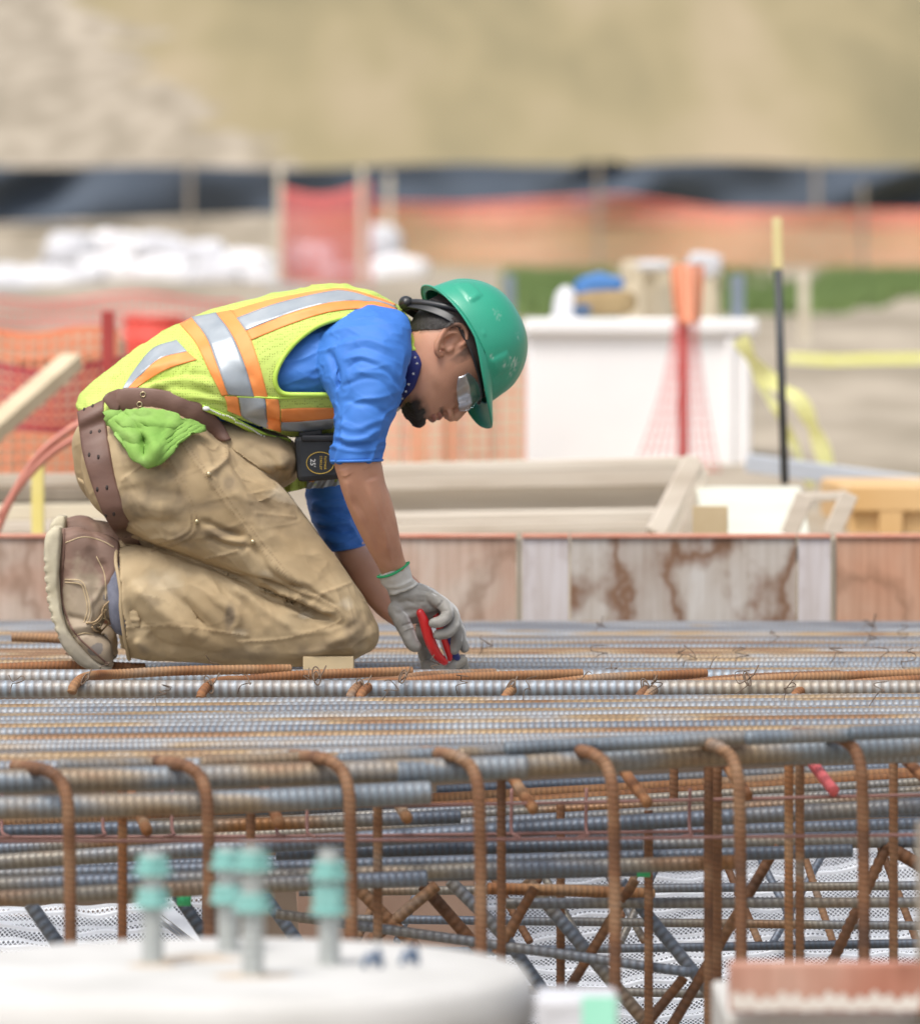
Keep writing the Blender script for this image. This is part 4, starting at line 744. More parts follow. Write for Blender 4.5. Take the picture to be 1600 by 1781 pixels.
# --- foreground right: form board, and pale box with mint label
YF = -3.6
r_ = empty('form_board', P(1440, 1781, YF), 'short rust stained form board out of focus at lower right', 'board')
a = P(1268, 1764, YF); b = P(1640, 1676, YF); build(MB().box((a.x, YF, a.z), (b.x, YF + .03, b.z)), 'board', MATS['ply_fore'], r_, bevel=.003)
mat('white_smear', (.62, .55, .48), (.72, .68, .62), scale=9, rough=.8)
a2 = P(1272, 1758, YF); b2 = P(1600, 1733, YF); nn = 60; V = []
for k in range(nn): 
    t = k / (nn - 1); x = a2.x + (b2.x - a2.x) * t; w = .004 * math.sin(k * 1.3) + .003 * math.sin(k * .45); V += [(x, YF - .0015, a2.z + w * .3), (x, YF - .0015, b2.z + w)]
build(MB().add(V, [(2 * k, 2 * k + 2, 2 * k + 3, 2 * k + 1) for k in range(nn - 1)]), 'cement_smear', MATS['white_smear'], r_)
build(MB().beam(P(1618, 1900, YF + .02), P(1618, 1430, YF + .02), .022, .03, up=(1, 0, 0)), 'grey_post', MATS['grey_wood'], bevel=.003, label='blurred grey post at the right edge of the foreground', cat='post')
a = P(1262, 1900, YF + .04); b = P(1640, 1766, YF + .04); build(MB().box((a.x, YF + .04, a.z), (b.x, YF + .4, b.z)), 'concrete_block', MATS['pier_concrete'], bevel=.005, label='pale concrete block under the rust stained board', cat='block')
r_ = empty('plastic_pot', P(1004, 1900, -3.9), 'pale plastic pot with a mint green patch beside the pier', 'container')
a = P(932, 1900, -3.9); b = P(1078, 1728, -3.9); build(MB().box((a.x, -3.9, a.z), (b.x, -3.8, b.z - .004)), 'body', MATS['white_plastic'], r_, bevel=.008)
mat('mint', (.30, .72, .52), (.38, .78, .60), scale=9, rough=.5)
a = P(1012, 1790, -3.9); b = P(1072, 1734, -3.9); build(MB().box((a.x, -3.903, a.z), (b.x, -3.9005, b.z)), 'mint_patch', MATS['mint'], r_)
# ============================================================ the worker
def V3(l): return [np.array(P(*a)) for a in l]
worker = empty('person', tuple(P(420, 1165, 0)), 'worker kneeling on the steel mat in green hard hat, lime vest and tan trousers', 'person')
WL = np.array(worker.location)
def wear(name, me, m, parent=None, **k):
    setv(me, getv(me) - WL); o = obj(name, me, m, worker, **k)
    if parent is not None: o.parent = parent; o.matrix_parent_inverse = Matrix.Identity(4)
    me.polygons.foreach_set('use_smooth', [True] * len(me.polygons)); return o
def sub(name, v, f, m, parent=None, smooth=True, mi=None):
    me = mesh_of(np.asarray(v) - WL, f, name, smooth, mi); o = obj(name, me, m, parent or worker); return o
def cloth_noise(me, amp, fr, o=3, st=(1, 1, 1), off=0):
    V = getv(me); N = normals(me); setv(me, V + N * (fbm(V * fr * np.array(st) + off, o) * amp)[:, None])
def cloth_ridge(me, amp, fr, st=(1, 1, 1), off=0, warp=.02, pw=3, mask=None):
    """sharp little creases between soft hollows"""
    V = getv(me); N = normals(me); q = V + warp * np.stack([fbm(V * 9 + 1, 2), fbm(V * 9 + 4, 2), fbm(V * 9 + 8, 2)], 1); r = 1 - np.clip(np.abs(vnoise(q * fr * np.array(st) + off)) * 2.2, 0, 1); g = r ** pw * (.4 + .9 * np.clip(fbm(V * 7 + off, 2) + .4, 0, 1))
    if mask is not None: g = g * mask
    setv(me, V + N * (g * amp)[:, None])
def poly_in(x, y, poly):
    p = np.array(poly, float); c = np.zeros(len(x), bool); j = len(p) - 1
    for i in range(len(p)):
        k = (p[i, 1] > y) != (p[j, 1] > y); xi = (p[j, 0] - p[i, 0]) * (y - p[i, 1]) / (p[j, 1] - p[i, 1] + 1e-12) + p[i, 0]; c ^= k & (x < xi); j = i
    return c
def delete_verts(me, mask):
    bm = bmesh.new(); bm.from_mesh(me); bm.verts.ensure_lookup_table(); bmesh.ops.delete(bm, geom=[bm.verts[i] for i in np.nonzero(mask)[0]], context='VERTS'); bm.to_mesh(me); bm.free(); me.update()
def copy_sub(me, mask, off, name='shell'):
    """the part of a surface where mask holds, lifted by off along its normals"""
    m2 = me.copy(); m2.name = name; V = getv(m2) + normals(m2) * (off if np.isscalar(off) else off[:, None]); setv(m2, V); delete_verts(m2, ~mask); return m2
# ---------------------------------------------------------------- cloth and skin materials
mat('skin', (.49, .235, .15), (.60, .325, .215), scale=22, rough=.48, bump=.25, bscale=420, bdist=.0006, attr='paint', spec=.45, contrast=.6)
for nn in [MATS['skin'].node_tree.nodes['Principled BSDF']]:
    nn.inputs['Subsurface Weight'].default_value = .12; nn.inputs['Subsurface Radius'].default_value = (.012, .005, .003); nn.inputs['Subsurface Scale'].default_value = 1
mat('hair', (.008, .007, .006), (.028, .022, .019), scale=260, rough=.6, bump=.9, bscale=500, bdist=.001, attr='paint')
mat('canvas', (.30, .215, .115), (.40, .30, .175), (.48, .375, .23), scale=9, rough=.88, bump=.35, bscale=420, bdist=.0006, attr='paint', contrast=.6, spec=.25)
mat('blue_knit', (.035, .15, .50), (.055, .20, .60), scale=9, rough=.62, bump=.2, bscale=500, bdist=.0005, spec=.35)
mat('lime_edge', (.45, .68, .07), (.52, .74, .12), scale=30, rough=.6)
mat('silver_tape', (.28, .32, .36), (.36, .40, .43), (.44, .47, .49), scale=16, rough=.38, metal=.25, bump=.3, bscale=50, bdist=.001)
mat('orange_tape', (.90, .25, .05), (.94, .34, .10), scale=18, rough=.6, bump=.25, bscale=200, bdist=.0006)
mat('belt_leather', (.085, .042, .030), (.15, .078, .056), (.20, .115, .085), scale=9, rough=.55, bump=.35, bscale=150, bdist=.0008, stretch=(1, 1, 2))
mat('boot_leather', (.085, .036, .028), (.18, .09, .07), (.36, .28, .20), scale=13, rough=.7, bump=.3, bscale=90, bdist=.001, attr='paint', contrast=.55, mid=.52)
mat('sole_rubber', (.38, .33, .22), (.52, .47, .34), (.30, .26, .19), scale=18, rough=.8, bump=.4, bscale=90, bdist=.001, attr='paint')
mat('glove_grey', (.22, .21, .19), (.30, .285, .255), (.36, .345, .32), scale=26, rough=.62, bump=.35, bscale=160, bdist=.0008, attr='paint')
mat('glove_knit', (.58, .57, .52), (.68, .67, .63), scale=40, rough=.85, bump=.5, bscale=300, bdist=.0008)
mat('green_hem', (.03, .36, .13), (.04, .42, .17), scale=40, rough=.8)
mat('helmet_green', (.022, .29, .18), (.03, .33, .21), scale=6, rough=.38, attr='paint', coat=.1, bump=.06, bscale=60)
mat('black_plastic2', (.012, .013, .015), (.03, .032, .036), scale=20, rough=.38)
mat('band_dark', (.02, .013, .011), (.045, .03, .025), scale=20, rough=.7)
mat('navy', (.012, .018, .12), (.02, .03, .17), scale=30, rough=.85); mat('white_cotton', (.7, .7, .68), (.78, .78, .76), scale=20, rough=.9)
mat('sock', (.14, .15, .20), (.22, .23, .29), scale=60, rough=.95, bump=.5, bscale=400)
mat('brass', (.45, .36, .2), (.6, .5, .32), scale=20, rough=.35, metal=.9)
def vest_mat():
    m = mat('lime_mesh', (.46, .60, .12), (.54, .66, .17), scale=6, rough=.75, spec=.2); n = m.node_tree.nodes; l = m.node_tree.links; b = n['Principled BSDF']
    tc = n.new('ShaderNodeTexCoord'); vo = n.new('ShaderNodeTexVoronoi'); vo.inputs['Scale'].default_value = 235; vo.inputs['Randomness'].default_value = .25; l.new(tc.outputs['Object'], vo.inputs['Vector'])
    rp = n.new('ShaderNodeValToRGB'); rp.color_ramp.elements[0].position = .16; rp.color_ramp.elements[1].position = .34; rp.color_ramp.elements[0].color = (.45, .45, .35, 1); l.new(vo.outputs['Distance'], rp.inputs[0])
    old = b.inputs['Base Color'].links[0].from_socket; mx = n.new('ShaderNodeMix'); mx.data_type = 'RGBA'; mx.blend_type = 'MULTIPLY'; mx.inputs[0].default_value = 1; l.new(old, mx.inputs[6]); l.new(rp.outputs[0], mx.inputs[7]); l.new(mx.outputs[2], b.inputs['Base Color'])
    bp = n.new('ShaderNodeBump'); bp.inputs['Strength'].default_value = .5; bp.inputs['Distance'].default_value = .001; l.new(vo.outputs['Distance'], bp.inputs['Height']); l.new(bp.outputs[0], b.inputs['Normal'])
vest_mat()
mat('lime_cloth', (.15, .32, .05), (.22, .40, .08), (.30, .47, .14), scale=12, rough=.85, bump=.6, bscale=260, bdist=.001)
# ---------------------------------------------------------------- head frame
H0 = np.array(P(790, 620, -.02)); TL = R(14)
F_ = np.array([.465, 0, -.885]); F_ /= np.linalg.norm(F_); U_ = np.array([.885, 0, .465]); U_ /= np.linalg.norm(U_)
Y_ = np.array([0, 1., 0]); U2 = U_ * math.cos(TL) + Y_ * math.sin(TL); Y2 = Y_ * math.cos(TL) - U_ * math.sin(TL)
MH = np.stack([F_, Y2, U2])           # rows: local f, y, u
def HW(v): return H0 + (np.asarray(v, float) * .001) @ MH
def HL(V): return ((np.asarray(V) - H0) @ MH.T) * 1000
def hell(c, r, nu=24, nv=14): v, f = ellipsoid(c, r, None, nu, nv); return HW(v), f
def htube(pts, r, seg=12, step=1.5): 
    q = smoothpath(np.array(pts, float), step); rr = np.interp(np.linspace(0, 1, len(q)), np.linspace(0, 1, len(r)), r) if not np.isscalar(r) else r; v, f = tube(q, rr, seg); return HW(v), f
lv = [(113, 10, -35, 22), (106, 44, -68, 46), (92, 64, -86, 61), (70, 76, -97, 71), (45, 81, -102, 75), (20, 80, -102, 76), (5, 76, -100, 75), (-10, 77, -97, 73), (-25, 79, -92, 70), (-40, 80, -84, 67), (-55, 80, -72, 64), (-68, 78, -60, 61), (-80, 78, -45, 57), (-92, 75, -30, 53), (-104, 75, -12, 47), (-116, 73, 8, 39), (-122, 60, 26, 24)]
a_ = np.arange(64) * 2 * math.pi / 64; V = []
for u in np.interp(np.linspace(0, 1, 60), np.linspace(0, 1, len(lv)), [q[0] for q in lv]):
    A = [np.interp(-u, [-q[0] for q in lv], [q[k] for q in lv]) for k in (1, 2, 3)]; c = (A[0] + A[1]) / 2; h = (A[0] - A[1]) / 2
    co, si = np.cos(a_), np.sin(a_); lowf = np.clip((30 - u) / 60, 0, 1); yy = A[2] * si * (1 - .20 * lowf * np.clip(co, 0, 1) ** 2)
    V.append(np.stack([c + h * np.sign(co) * abs(co) ** .92, yy, np.full(64, u)], 1))
hv = np.concatenate(V); hf = gridf(60, 64) + [tuple(range(64))[::-1], tuple(range(59 * 64, 60 * 64))]
head = [(HW(hv), hf), htube([(78, 0, 4), (84, 0, -18), (90, 0, -38), (93, 0, -52)], [7, 7.5, 8.5, 10]), hell((89, 0, -55), (10, 11, 9)), hell((82, -12, -58), (10, 8, 8)), hell((82, 12, -58), (10, 8, 8)),
        hell((77, 0, -68), (7, 8, 9)), hell((78, 0, -75), (8, 23, 6)), hell((77, 0, -86), (8, 20, 7)), hell((67, 0, -108), (14, 22, 13)), hell((70, -26, 14), (10, 22, 8)), hell((70, 26, 14), (10, 22, 8)), hell((45, -33, -38), (18, 17, 24)), hell((45, 33, -38), (18, 17, 24)),
        hell((64, -31, -8), (13, 13, 12)), hell((64, 31, -8), (13, 13, 12))]
for s in (-1, 1):
    ear = [(-12, 62, 4), (-8, 74, 14), (-12, 81, 27), (-24, 85, 35), (-39, 88, 31), (-47, 89, 14), (-44, 87, -4), (-34, 84, -20), (-22, 79, -32), (-13, 74, -32), (-10, 70, -22)]
    head.append(htube([(f - 3, s * y, u * .9 - 13) for f, y, u in ear], [3.6, 3.6, 4, 4.2, 4.2, 4, 4, 4.2, 5, 5, 4]))
    head.append(htube([(f - 3, s * y, u * .9 - 13) for f, y, u in [(-20, 76, 22), (-31, 82, 18), (-36, 84, 2), (-28, 81, -14), (-18, 78, -20)]], [3, 3.6, 3.8, 3.6, 3.4]))
    v, f = ellipsoid((0, 0, 0), (17, 4, 31), None, 26, 14); an = -.28 * s; c, sn = math.cos(an), math.sin(an); v = np.stack([v[:, 0] * c - v[:, 1] * sn, v[:, 0] * sn + v[:, 1] * c, v[:, 2]], 1) + (-32, s * 77, -12); head.append((HW(v), f)); head.append(hell((-15, s * 73, -19), (6, 5, 9)))
neck = pairloft([(690, 560, 668, 690, .0, .075), (712, 566, 690, 692, 0, .062), (735, 572, 712, 690, -.005, .058), (752, 590, 735, 690, -.012, .055)], 40)
# body core (inside the clothes) and bare forearms
torso_r = [(165, 715, 290, 775, 0, .13), (230, 640, 410, 745, 0, .14), (350, 565, 530, 750, 0, .15), (470, 535, 620, 725, 0, .155), (590, 522, 670, 700, 0, .155), (660, 540, 695, 690, 0, .11)]
arm_n = pairloft([(600, 600, 670, 600, -.16, .040), (598, 690, 670, 690, -.205, .042), (592, 760, 656, 762, -.212, .038), (588, 790, 658, 790, -.214, .042), (581, 806, 664, 806, -.215, .046), (589, 835, 670, 838, -.21, .043), (597, 862, 680, 866, -.20, .042), (612, 900, 690, 905, -.185, .038), (633, 943, 698, 948, -.16, .032), (655, 982, 704, 972, -.13, .026), (670, 1012, 714, 996, -.105, .022), (684, 1034, 730, 1012, -.09, .018)], 36, 8, .5, .5)
arm_f = pairloft([(570, 700, 630, 690, .17, .045), (548, 800, 605, 800, .20, .042), (558, 890, 610, 880, .20, .040), (575, 945, 630, 938, .185, .042), (592, 985, 656, 968, .155, .043), (620, 1025, 686, 1010, .125, .038), (655, 1067, 706, 1050, .095, .031), (690, 1092, 722, 1072, .065, .025), (720, 1112, 742, 1090, .045, .020)], 36, 8, .5, .5)
def legcore(Y, dx, dy): 
    return [pairloft([(380 + dx, 800 + dy, 215 + dx, 750 + dy, Y * .8, .075), (470 + dx, 870 + dy, 215 + dx, 840 + dy, Y, .07), (540 + dx, 950 + dy, 360 + dx, 930 + dy, Y, .062), (620 + dx, 1040 + dy, 470 + dx, 1010 + dy, Y, .06), (625 + dx, 1095 + dy, 560 + dx, 1090 + dy, Y, .05)], 28),
            pairloft([(600 + dx, 1060 + dy, 600 + dx, 1125 + dy, Y, .05), (480 + dx, 1030 + dy, 490 + dx, 1135 + dy, Y, .05), (350 + dx, 1000 + dy, 350 + dx, 1120 + dy, Y, .045), (200 + dx, 985 + dy, 205 + dx, 1090 + dy, Y, .035), (150 + dx, 985 + dy, 150 + dx, 1080 + dy, Y, .03)], 28)]
YN, YFAR = -.125, .115
bme, bV, bE = union(head + [neck, pairloft(torso_r, 40), arm_n, arm_f] + legcore(YN, 0, 0) + legcore(YFAR, -6, -12), .0021, 3)
L = HL(bV); D = np.zeros(len(bV)); inhead = (L[:, 2] > -140) & (L[:, 0] > -60)
def gd(c, s, a): return a * np.exp(-(((L[:, 0] - c[0]) / s[0]) ** 2 + ((L[:, 1] - c[1]) / s[1]) ** 2 + ((L[:, 2] - c[2]) / s[2]) ** 2))
for s in (-1, 1):
    D += gd((86, 13 * s, -10), (16, 6, 9), -5) + gd((80, s * 14, -64.5), (5, 3.6, 2.6), -7) + gd((80, s * 24, -68), (10, 5, 12), -1.8) + gd((-29, s * 82, -16), (6, 8, 11), -8) + gd((40, s * 62, -72), (24, 20, 10), -3) + gd((66, s * 31, -9), (20, 13, 1.6), -1.2)
D += gd((84, 0, -80.5), (9, 21, 1.5), -3.2) + gd((80, 0, -95), (10, 20, 5), -2.5)
Nn = normals(bme); bV = bV + Nn * (D * .001)[:, None]
x, y = PROJ(bV); fo = (y > 800) & (x > 560)     # tendons and veins of the forearm
setv(bme, bV)
folds(bme, [([(640, 840), (655, 890), (672, 940), (684, 975)], 5, 2.6), ([(612, 860), (640, 910), (662, 960)], 6, -2.6), ([(600, 820), (612, 870), (632, 920)], 8, 2.5), ([(660, 820), (672, 880), (690, 940)], 5, -1.0), ([(650, 900), (668, 925), (672, 955), (690, 985)], 2.6, 1.0), ([(640, 812), (650, 835)], 9, -2.0), ([(598, 812), (604, 826)], 10, 2.2)], ylim=(-.4, -.02))
folds(bme, [([(610, 1000), (640, 1040), (680, 1075)], 7, 1.4)], ylim=(.0, .3))
V = getv(bme); L = HL(V); n = len(V); pc = np.zeros((n, 4)); nz = fbm(V * 90, 2)
def paint(mask, col): 
    m_ = np.clip(mask, 0, 1) * (1 - 0); k = m_ > pc[:, 3]; pc[k, :3] = col; pc[:, 3] = np.maximum(pc[:, 3], m_)
face = (L[:, 2] > -150) & (L[:, 0] > -130) & (V[:, 0] > P(700, 600, 0).x)
hair_u = np.interp(L[:, 0], [-110, -70, -52, -38, -8, 2, 14, 20], [-72, -52, -20, 12, 24, -34, -30, 50])       # lower hair line by depth along the head
paint(np.clip((L[:, 2] - hair_u + 8) / 20 + .25 * nz, 0, 1) * face * np.clip((20 - L[:, 0]) / 16 + .3 * nz, 0, 1) * (np.abs(L[:, 1]) > 40) * np.where((L[:, 0] > -12) & (L[:, 2] < 30), np.clip((L[:, 2] + 40) / 45, .1, .8), .75), (.045, .03, .025))
jaw = np.exp(-((L[:, 0] - np.interp(L[:, 2], [-125, -100, -60, -20], [60, 40, 10, 8])) / 16) ** 2) * np.clip((-L[:, 2] - 30) / 60, 0, 1) * .14 * (.8 + .5 * nz)  # jaw stubble, with soft occlusion shade along the jaw painted in
paint(jaw * face * (L[:, 0] > -10), (.07, .045, .035))
goat = np.clip((L[:, 0] - 22) / 20, 0, 1) * np.clip((-L[:, 2] - 88) / 16, 0, 1) * (1 + .5 * nz); paint(goat * face, (.03, .02, .017))
mous = np.exp(-((L[:, 2] + 70) / 4.5) ** 2) * (np.abs(L[:, 1]) < 30) * (L[:, 0] > 62) * (.8 + .4 * nz); paint(mous * face * .8, (.05, .03, .025))
lips = (np.exp(-((L[:, 2] + 76) / 3.5) ** 2) + np.exp(-((L[:, 2] + 86.5) / 4) ** 2)) * (np.abs(L[:, 1]) < 21) * (L[:, 0] > 68) * .75; paint(lips * face, (.26, .085, .07))
brow = np.exp(-((L[:, 2] - 15) / 4) ** 2) * (np.abs(np.abs(L[:, 1]) - 30) < 20) * (L[:, 0] > 50) * .85; paint(brow * face, (.03, .02, .018))
vcol(bme, 'paint', pc)
# hair and beard shells from the same surface
hm = face & (L[:, 0] < -8) & (L[:, 2] > hair_u + 3 + 3 * nz) & (L[:, 0] < 30) & (L[:, 2] < 105) & ~((np.abs(L[:, 1]) > 70) & (L[:, 0] > -50) & (L[:, 0] < -4) & (L[:, 2] < 24))
hair_me = copy_sub(bme, hm, (.0012 + .0032 * np.clip((L[:, 2] - hair_u) / 40, 0, 1) + .0006 * fbm(V * 300, 2)) , 'hair')
bm_ = face & (L[:, 0] > 34 + 5 * nz) & (L[:, 2] < -99 + np.clip((50 - L[:, 0]) * .2, -4, 6) + 4 * nz) & (np.abs(L[:, 1]) < 40 + 4 * nz)
beard_me = copy_sub(bme, bm_, (.0006 + .0012 * np.clip((-L[:, 2] - 98) / 18, 0, 1) + .0010 * fbm(V * 260, 2)), 'beard')
for m_ in (hair_me, beard_me):
    if 'paint' in m_.color_attributes: m_.color_attributes['paint'].data.foreach_set('color', np.zeros(len(m_.vertices) * 4, np.float32))
body = wear('body', bme, MATS['skin']); wear('hair', hair_me, MATS['hair']); wear('beard', beard_me, MATS['hair'])
# ---------------------------------------------------------------- trousers
def leg(Y, dx, dy):
    g = lambda q: (q[0] + dx, q[1] + dy, q[2] + dx, q[3] + dy, Y * q[4], q[5])
    return [pairloft([g(q) for q in [(395, 768, 200, 700, .75, .10), (470, 828, 146, 762, .9, .105), (503, 862, 141, 815, 1, .10), (535, 905, 162, 880, 1, .098), (566, 945, 250, 938, 1, .092), (600, 990, 340, 974, 1, .088), (634, 1040, 432, 1014, 1, .082), (652, 1085, 530, 1060, 1, .072), (648, 1120, 585, 1120, 1, .058)]], 56, 10),
            pairloft([g(q) for q in [(642, 1075, 640, 1132, 1, .050), (600, 1056, 610, 1150, 1, .070), (540, 1034, 560, 1156, 1, .074), (455, 1010, 490, 1160, 1, .074), (370, 980, 405, 1158, 1, .072), (300, 958, 318, 1152, 1, .068), (240, 950, 252, 1148, 1, .068), (205, 952, 222, 1142, 1, .068)]], 56, 10, .6, .12)]
pelvis = pairloft([(370, 735, 225, 655, 0, .155), (420, 775, 172, 708, 0, .155), (450, 820, 144, 768, 0, .168), (430, 850, 150, 825, 0, .165), (400, 880, 190, 890, 0, .13)], 60, 10)
belly = pairloft([(330, 690, 420, 810, 0, .15), (420, 720, 475, 850, .0, .15), (480, 745, 512, 838, .0, .14), (505, 765, 522, 818, .0, .12)], 48, 8, .4, .4)
pme, pV, pE = union(leg(YN, 0, 0) + leg(YFAR, -12, -16) + [pelvis, belly], .0029, 4)
# open the cuffs: hollow out the leg end so that it reads as a sleeve of cloth round the sock
x, y = PROJ(pV); N = normals(pme)
for Yc, dx, dy in ((YN, 0, 0), (YFAR, -12, -16)):
    cx, cy = 222 + dx, 1047 + dy; dd = np.hypot((x - cx), (y - cy) / 2.0); m_ = (N[:, 0] < -.55) & (x < 240 + dx) & (np.abs(pV[:, 1] - Yc) < .064) & (dd < 46); pV[m_, 0] += .03
pV = lap(pV, pE, np.bincount(pE.ravel(), minlength=len(pV))[:, None], 1); setv(pme, pV)
cloth_noise(pme, .0020, 9, 3, (1, 1, 1.4)); cloth_noise(pme, .0010, 34, 2, off=4)
ROT = lambda a: a
V_ = getv(pme); c45, s45 = math.cos(.75), math.sin(.75)
def ridge_dir(me, amp, ang, fl, fa, off, pw=3, mask=None):
    V = getv(me); N = normals(me); u = V[:, 0] * math.cos(ang) + V[:, 2] * math.sin(ang); w = -V[:, 0] * math.sin(ang) + V[:, 2] * math.cos(ang); q = np.stack([u * fl, w * fa, V[:, 1] * fa * .7], 1) + off; q = q + .5 * np.stack([fbm(V * 11 + 2, 2), fbm(V * 11 + 5, 2), fbm(V * 11 + 9, 2)], 1)
    r = 1 - np.clip(np.abs(vnoise(q)) * 2.0, 0, 1); g = r ** pw * (.3 + np.clip(fbm(V * 8 + off, 2) + .35, 0, 1)); g = g if mask is None else g * mask; setv(me, V + N * (g * amp)[:, None])
_w = np.clip(-normals(pme)[:, 1] * 1.3, 0, 1); ridge_dir(pme, .0042, -.62, 4, 24, 3.0, 2.2, _w); ridge_dir(pme, .0018, .25, 8, 40, 8.0, 3, _w); ridge_dir(pme, .0016, -1.1, 12, 60, 12.0, 3, _w)
folds(pme, [([(225, 1010), (290, 1066), (355, 1116)], 15, 10), ([(255, 985), (330, 1062), (400, 1122)], 13, -9), ([(335, 985), (392, 1045), (418, 1115)], 11, 8), ([(365, 1000), (425, 1060), (455, 1120)], 10, -6), ([(212, 1050), (260, 1090), (300, 1140)], 12, -6), ([(205, 985), (215, 1050), (232, 1130)], 9, 4),
            ([(395, 1010), (440, 1050), (520, 1100)], 9, 6), ([(430, 1022), (510, 1052), (574, 1084)], 7, -6), ([(470, 1020), (535, 1044), (588, 1068)], 8, 8, 'e'), ([(490, 1010), (545, 1030), (592, 1055)], 5, -5), ([(500, 1040), (545, 1060), (580, 1078)], 4, -4), ([(505, 1062), (550, 1078), (584, 1086)], 4, 3),
            ([(196, 884), (253, 875), (318, 886)], 12, 5), ([(200, 858), (278, 852), (330, 868)], 11, -5), ([(205, 910), (260, 905), (320, 915)], 9, -4), ([(200, 935), (265, 940), (330, 930)], 9, 4), ([(210, 800), (260, 790), (300, 800)], 12, 5), ([(205, 825), (270, 815), (320, 830)], 9, -4),
            ([(405, 780), (456, 828), (500, 878)], 11, 8), ([(395, 800), (440, 850), (490, 905)], 9, -6), ([(420, 770), (470, 800), (520, 870)], 7, -4), ([(380, 830), (430, 880), (480, 960)], 14, 5), ([(345, 905), (385, 923), (435, 930)], 5, -6), ([(350, 918), (390, 935), (440, 942)], 6, 4),
            ([(350, 935), (400, 948), (440, 950)], 5, -4), ([(440, 960), (500, 1000), (560, 1030)], 11, 4), ([(470, 900), (530, 960), (590, 1020)], 14, -4), ([(510, 900), (565, 965), (625, 1045)], 9, 3), ([(300, 965), (370, 985), (450, 1010), (520, 1036)], 6, -9), ([(250, 955), (320, 972), (400, 995)], 10, 6),
            ([(600, 1100), (625, 1085), (640, 1060)], 9, -3), ([(560, 1120), (600, 1110), (632, 1090)], 8, 3), ([(420, 1130), (500, 1135), (580, 1125)], 10, 4), ([(270, 1120), (340, 1135), (410, 1135)], 8, -4), ([(235, 1110), (250, 1125), (262, 1148)], 8, 6), ([(262, 1100), (275, 1125), (292, 1148)], 7, -6),
            ([(395, 775), (430, 800), (470, 810), (512, 800)], 9, 5), ([(400, 800), (450, 830), (505, 822)], 8, -5), ([(330, 760), (360, 800), (370, 850)], 8, 4), ([(560, 1000), (600, 1040), (622, 1080)], 6, -3), ([(420, 930), (470, 990), (500, 1015)], 6, -3), ([(320, 1040), (345, 1075), (350, 1110)], 8, -5)], ylim=(-.5, .0))
seams = [[(310, 761), (334, 798), (367, 842), (436, 932), (477, 981), (525, 1033)], [(316, 758), (341, 795), (374, 838), (443, 928), (484, 977), (530, 1028)], [(294, 798), (326, 855), (342, 907), (326, 936), (261, 960)], [(288, 802), (318, 858), (333, 905), (318, 930), (258, 953)], [(359, 972), (407, 960), (440, 942)], [(416, 1117), (497, 1111), (582, 1086), (593, 1068), (558, 1042), (525, 1033)], [(550, 1037), (615, 1013)], [(207, 1094), (302, 1090), (430, 1106)], [(446, 893), (512, 900)], [(389, 763), (393, 798), (363, 824)], [(350, 770), (372, 784), (389, 763)], [(212, 836), (262, 800)]]
folds(pme, [(s, 3.0, 1.7, 's') for s in seams] + [(seams[9], 6, 5, 's'), (seams[0], 10, 2.5, 's')], ylim=(-.5, .0))
x, y = PROJ(getv(pme)); V = getv(pme); pc = np.zeros((len(V), 4)); near = V[:, 1] < 0
for s in seams:
    q = smoothpath(np.array(s, float), 6) if len(s) > 2 else np.array(s, float); d, t, sg = pdist(x, y, q); m_ = np.exp(-(d / 1.6) ** 2) * near * (.55 + .3 * np.sign(np.sin(t * 400))); k = m_ > pc[:, 3]; pc[k, :3] = (.16, .105, .055); pc[:, 3] = np.maximum(pc[:, 3], m_ * .6)
nz = fbm(V * 14, 4); nz2 = fbm(V * 40 + 9, 3)
def stain(cx, cy, rx, ry, a, col, th=.0):
    m_ = np.clip(np.exp(-((x - cx) / rx) ** 2 - ((y - cy) / ry) ** 2) * 1.6 + .7 * nz - .35 + .5 * nz2, 0, 1) * min(1, a * 1.4); k = m_ > pc[:, 3]; pc[k, :3] = col; pc[:, 3] = np.maximum(pc[:, 3], m_)
GD = (.13, .10, .07)
for c in [(400, 1070, 10, 26, .6), (560, 1130, 60, 22, .35), (620, 1090, 22, 40, .35), (430, 1140, 60, 18, .3), (350, 880, 60, 14, .3), (380, 925, 40, 10, .4), (280, 860, 40, 12, .25), (470, 890, 50, 30, .25), (530, 930, 40, 20, .2), (250, 1130, 24, 18, .4), (540, 1060, 26, 12, .3), (400, 840, 12, 14, .4)]: stain(*c, GD)
for c in [(500, 860, 40, 16, .4), (600, 1050, 20, 14, .4), (530, 1070, 16, 8, .45), (420, 1100, 18, 10, .3), (460, 1000, 20, 12, .35), (280, 1010, 40, 20, .3)]: stain(*c, (.58, .50, .37))
vcol(pme, 'paint', pc); trousers = wear('trousers', pme, MATS['canvas'])
a = np.linspace(0, 2 * math.pi, 70); A = np.array(P(203, 948, YN)); B = np.array(P(224, 1146, YN)); q = (A + B) / 2 + np.cos(a)[:, None] * (B - A) * .505 + np.sin(a)[:, None] * np.array([0, .070, 0]); q = q + (fbm(q * 20, 2) * .004)[:, None] * np.array([1, 0, 0]); v, f = tube(q, .0032, 8, False); sub('cuff_hem', v, f, MATS['canvas'], trousers)
surfP = Surf([pme]); 
_osurf = surfP.hit
def lift(s):      # surfaces are stored relative to the worker; give world points back
    class Z: 
        def hit(self, px, py, off=.001, side=-1):
            a = P(px, py, -1.0 if side < 0 else 1.0) - Vector(WL); b = P(px, py, 1.0 if side < 0 else -1.0) - Vector(WL); h = s.t.ray_cast(a, (b - a).normalized())
            if h[0] is None: h = s.t.find_nearest(P(px, py, 0) - Vector(WL))
            n = h[1]; n = -n if n.y * side < 0 else n
            return h[0] + n * off + Vector(WL), n
    z = Z(); z.t = s.t; return z
surfP = lift(surfP)
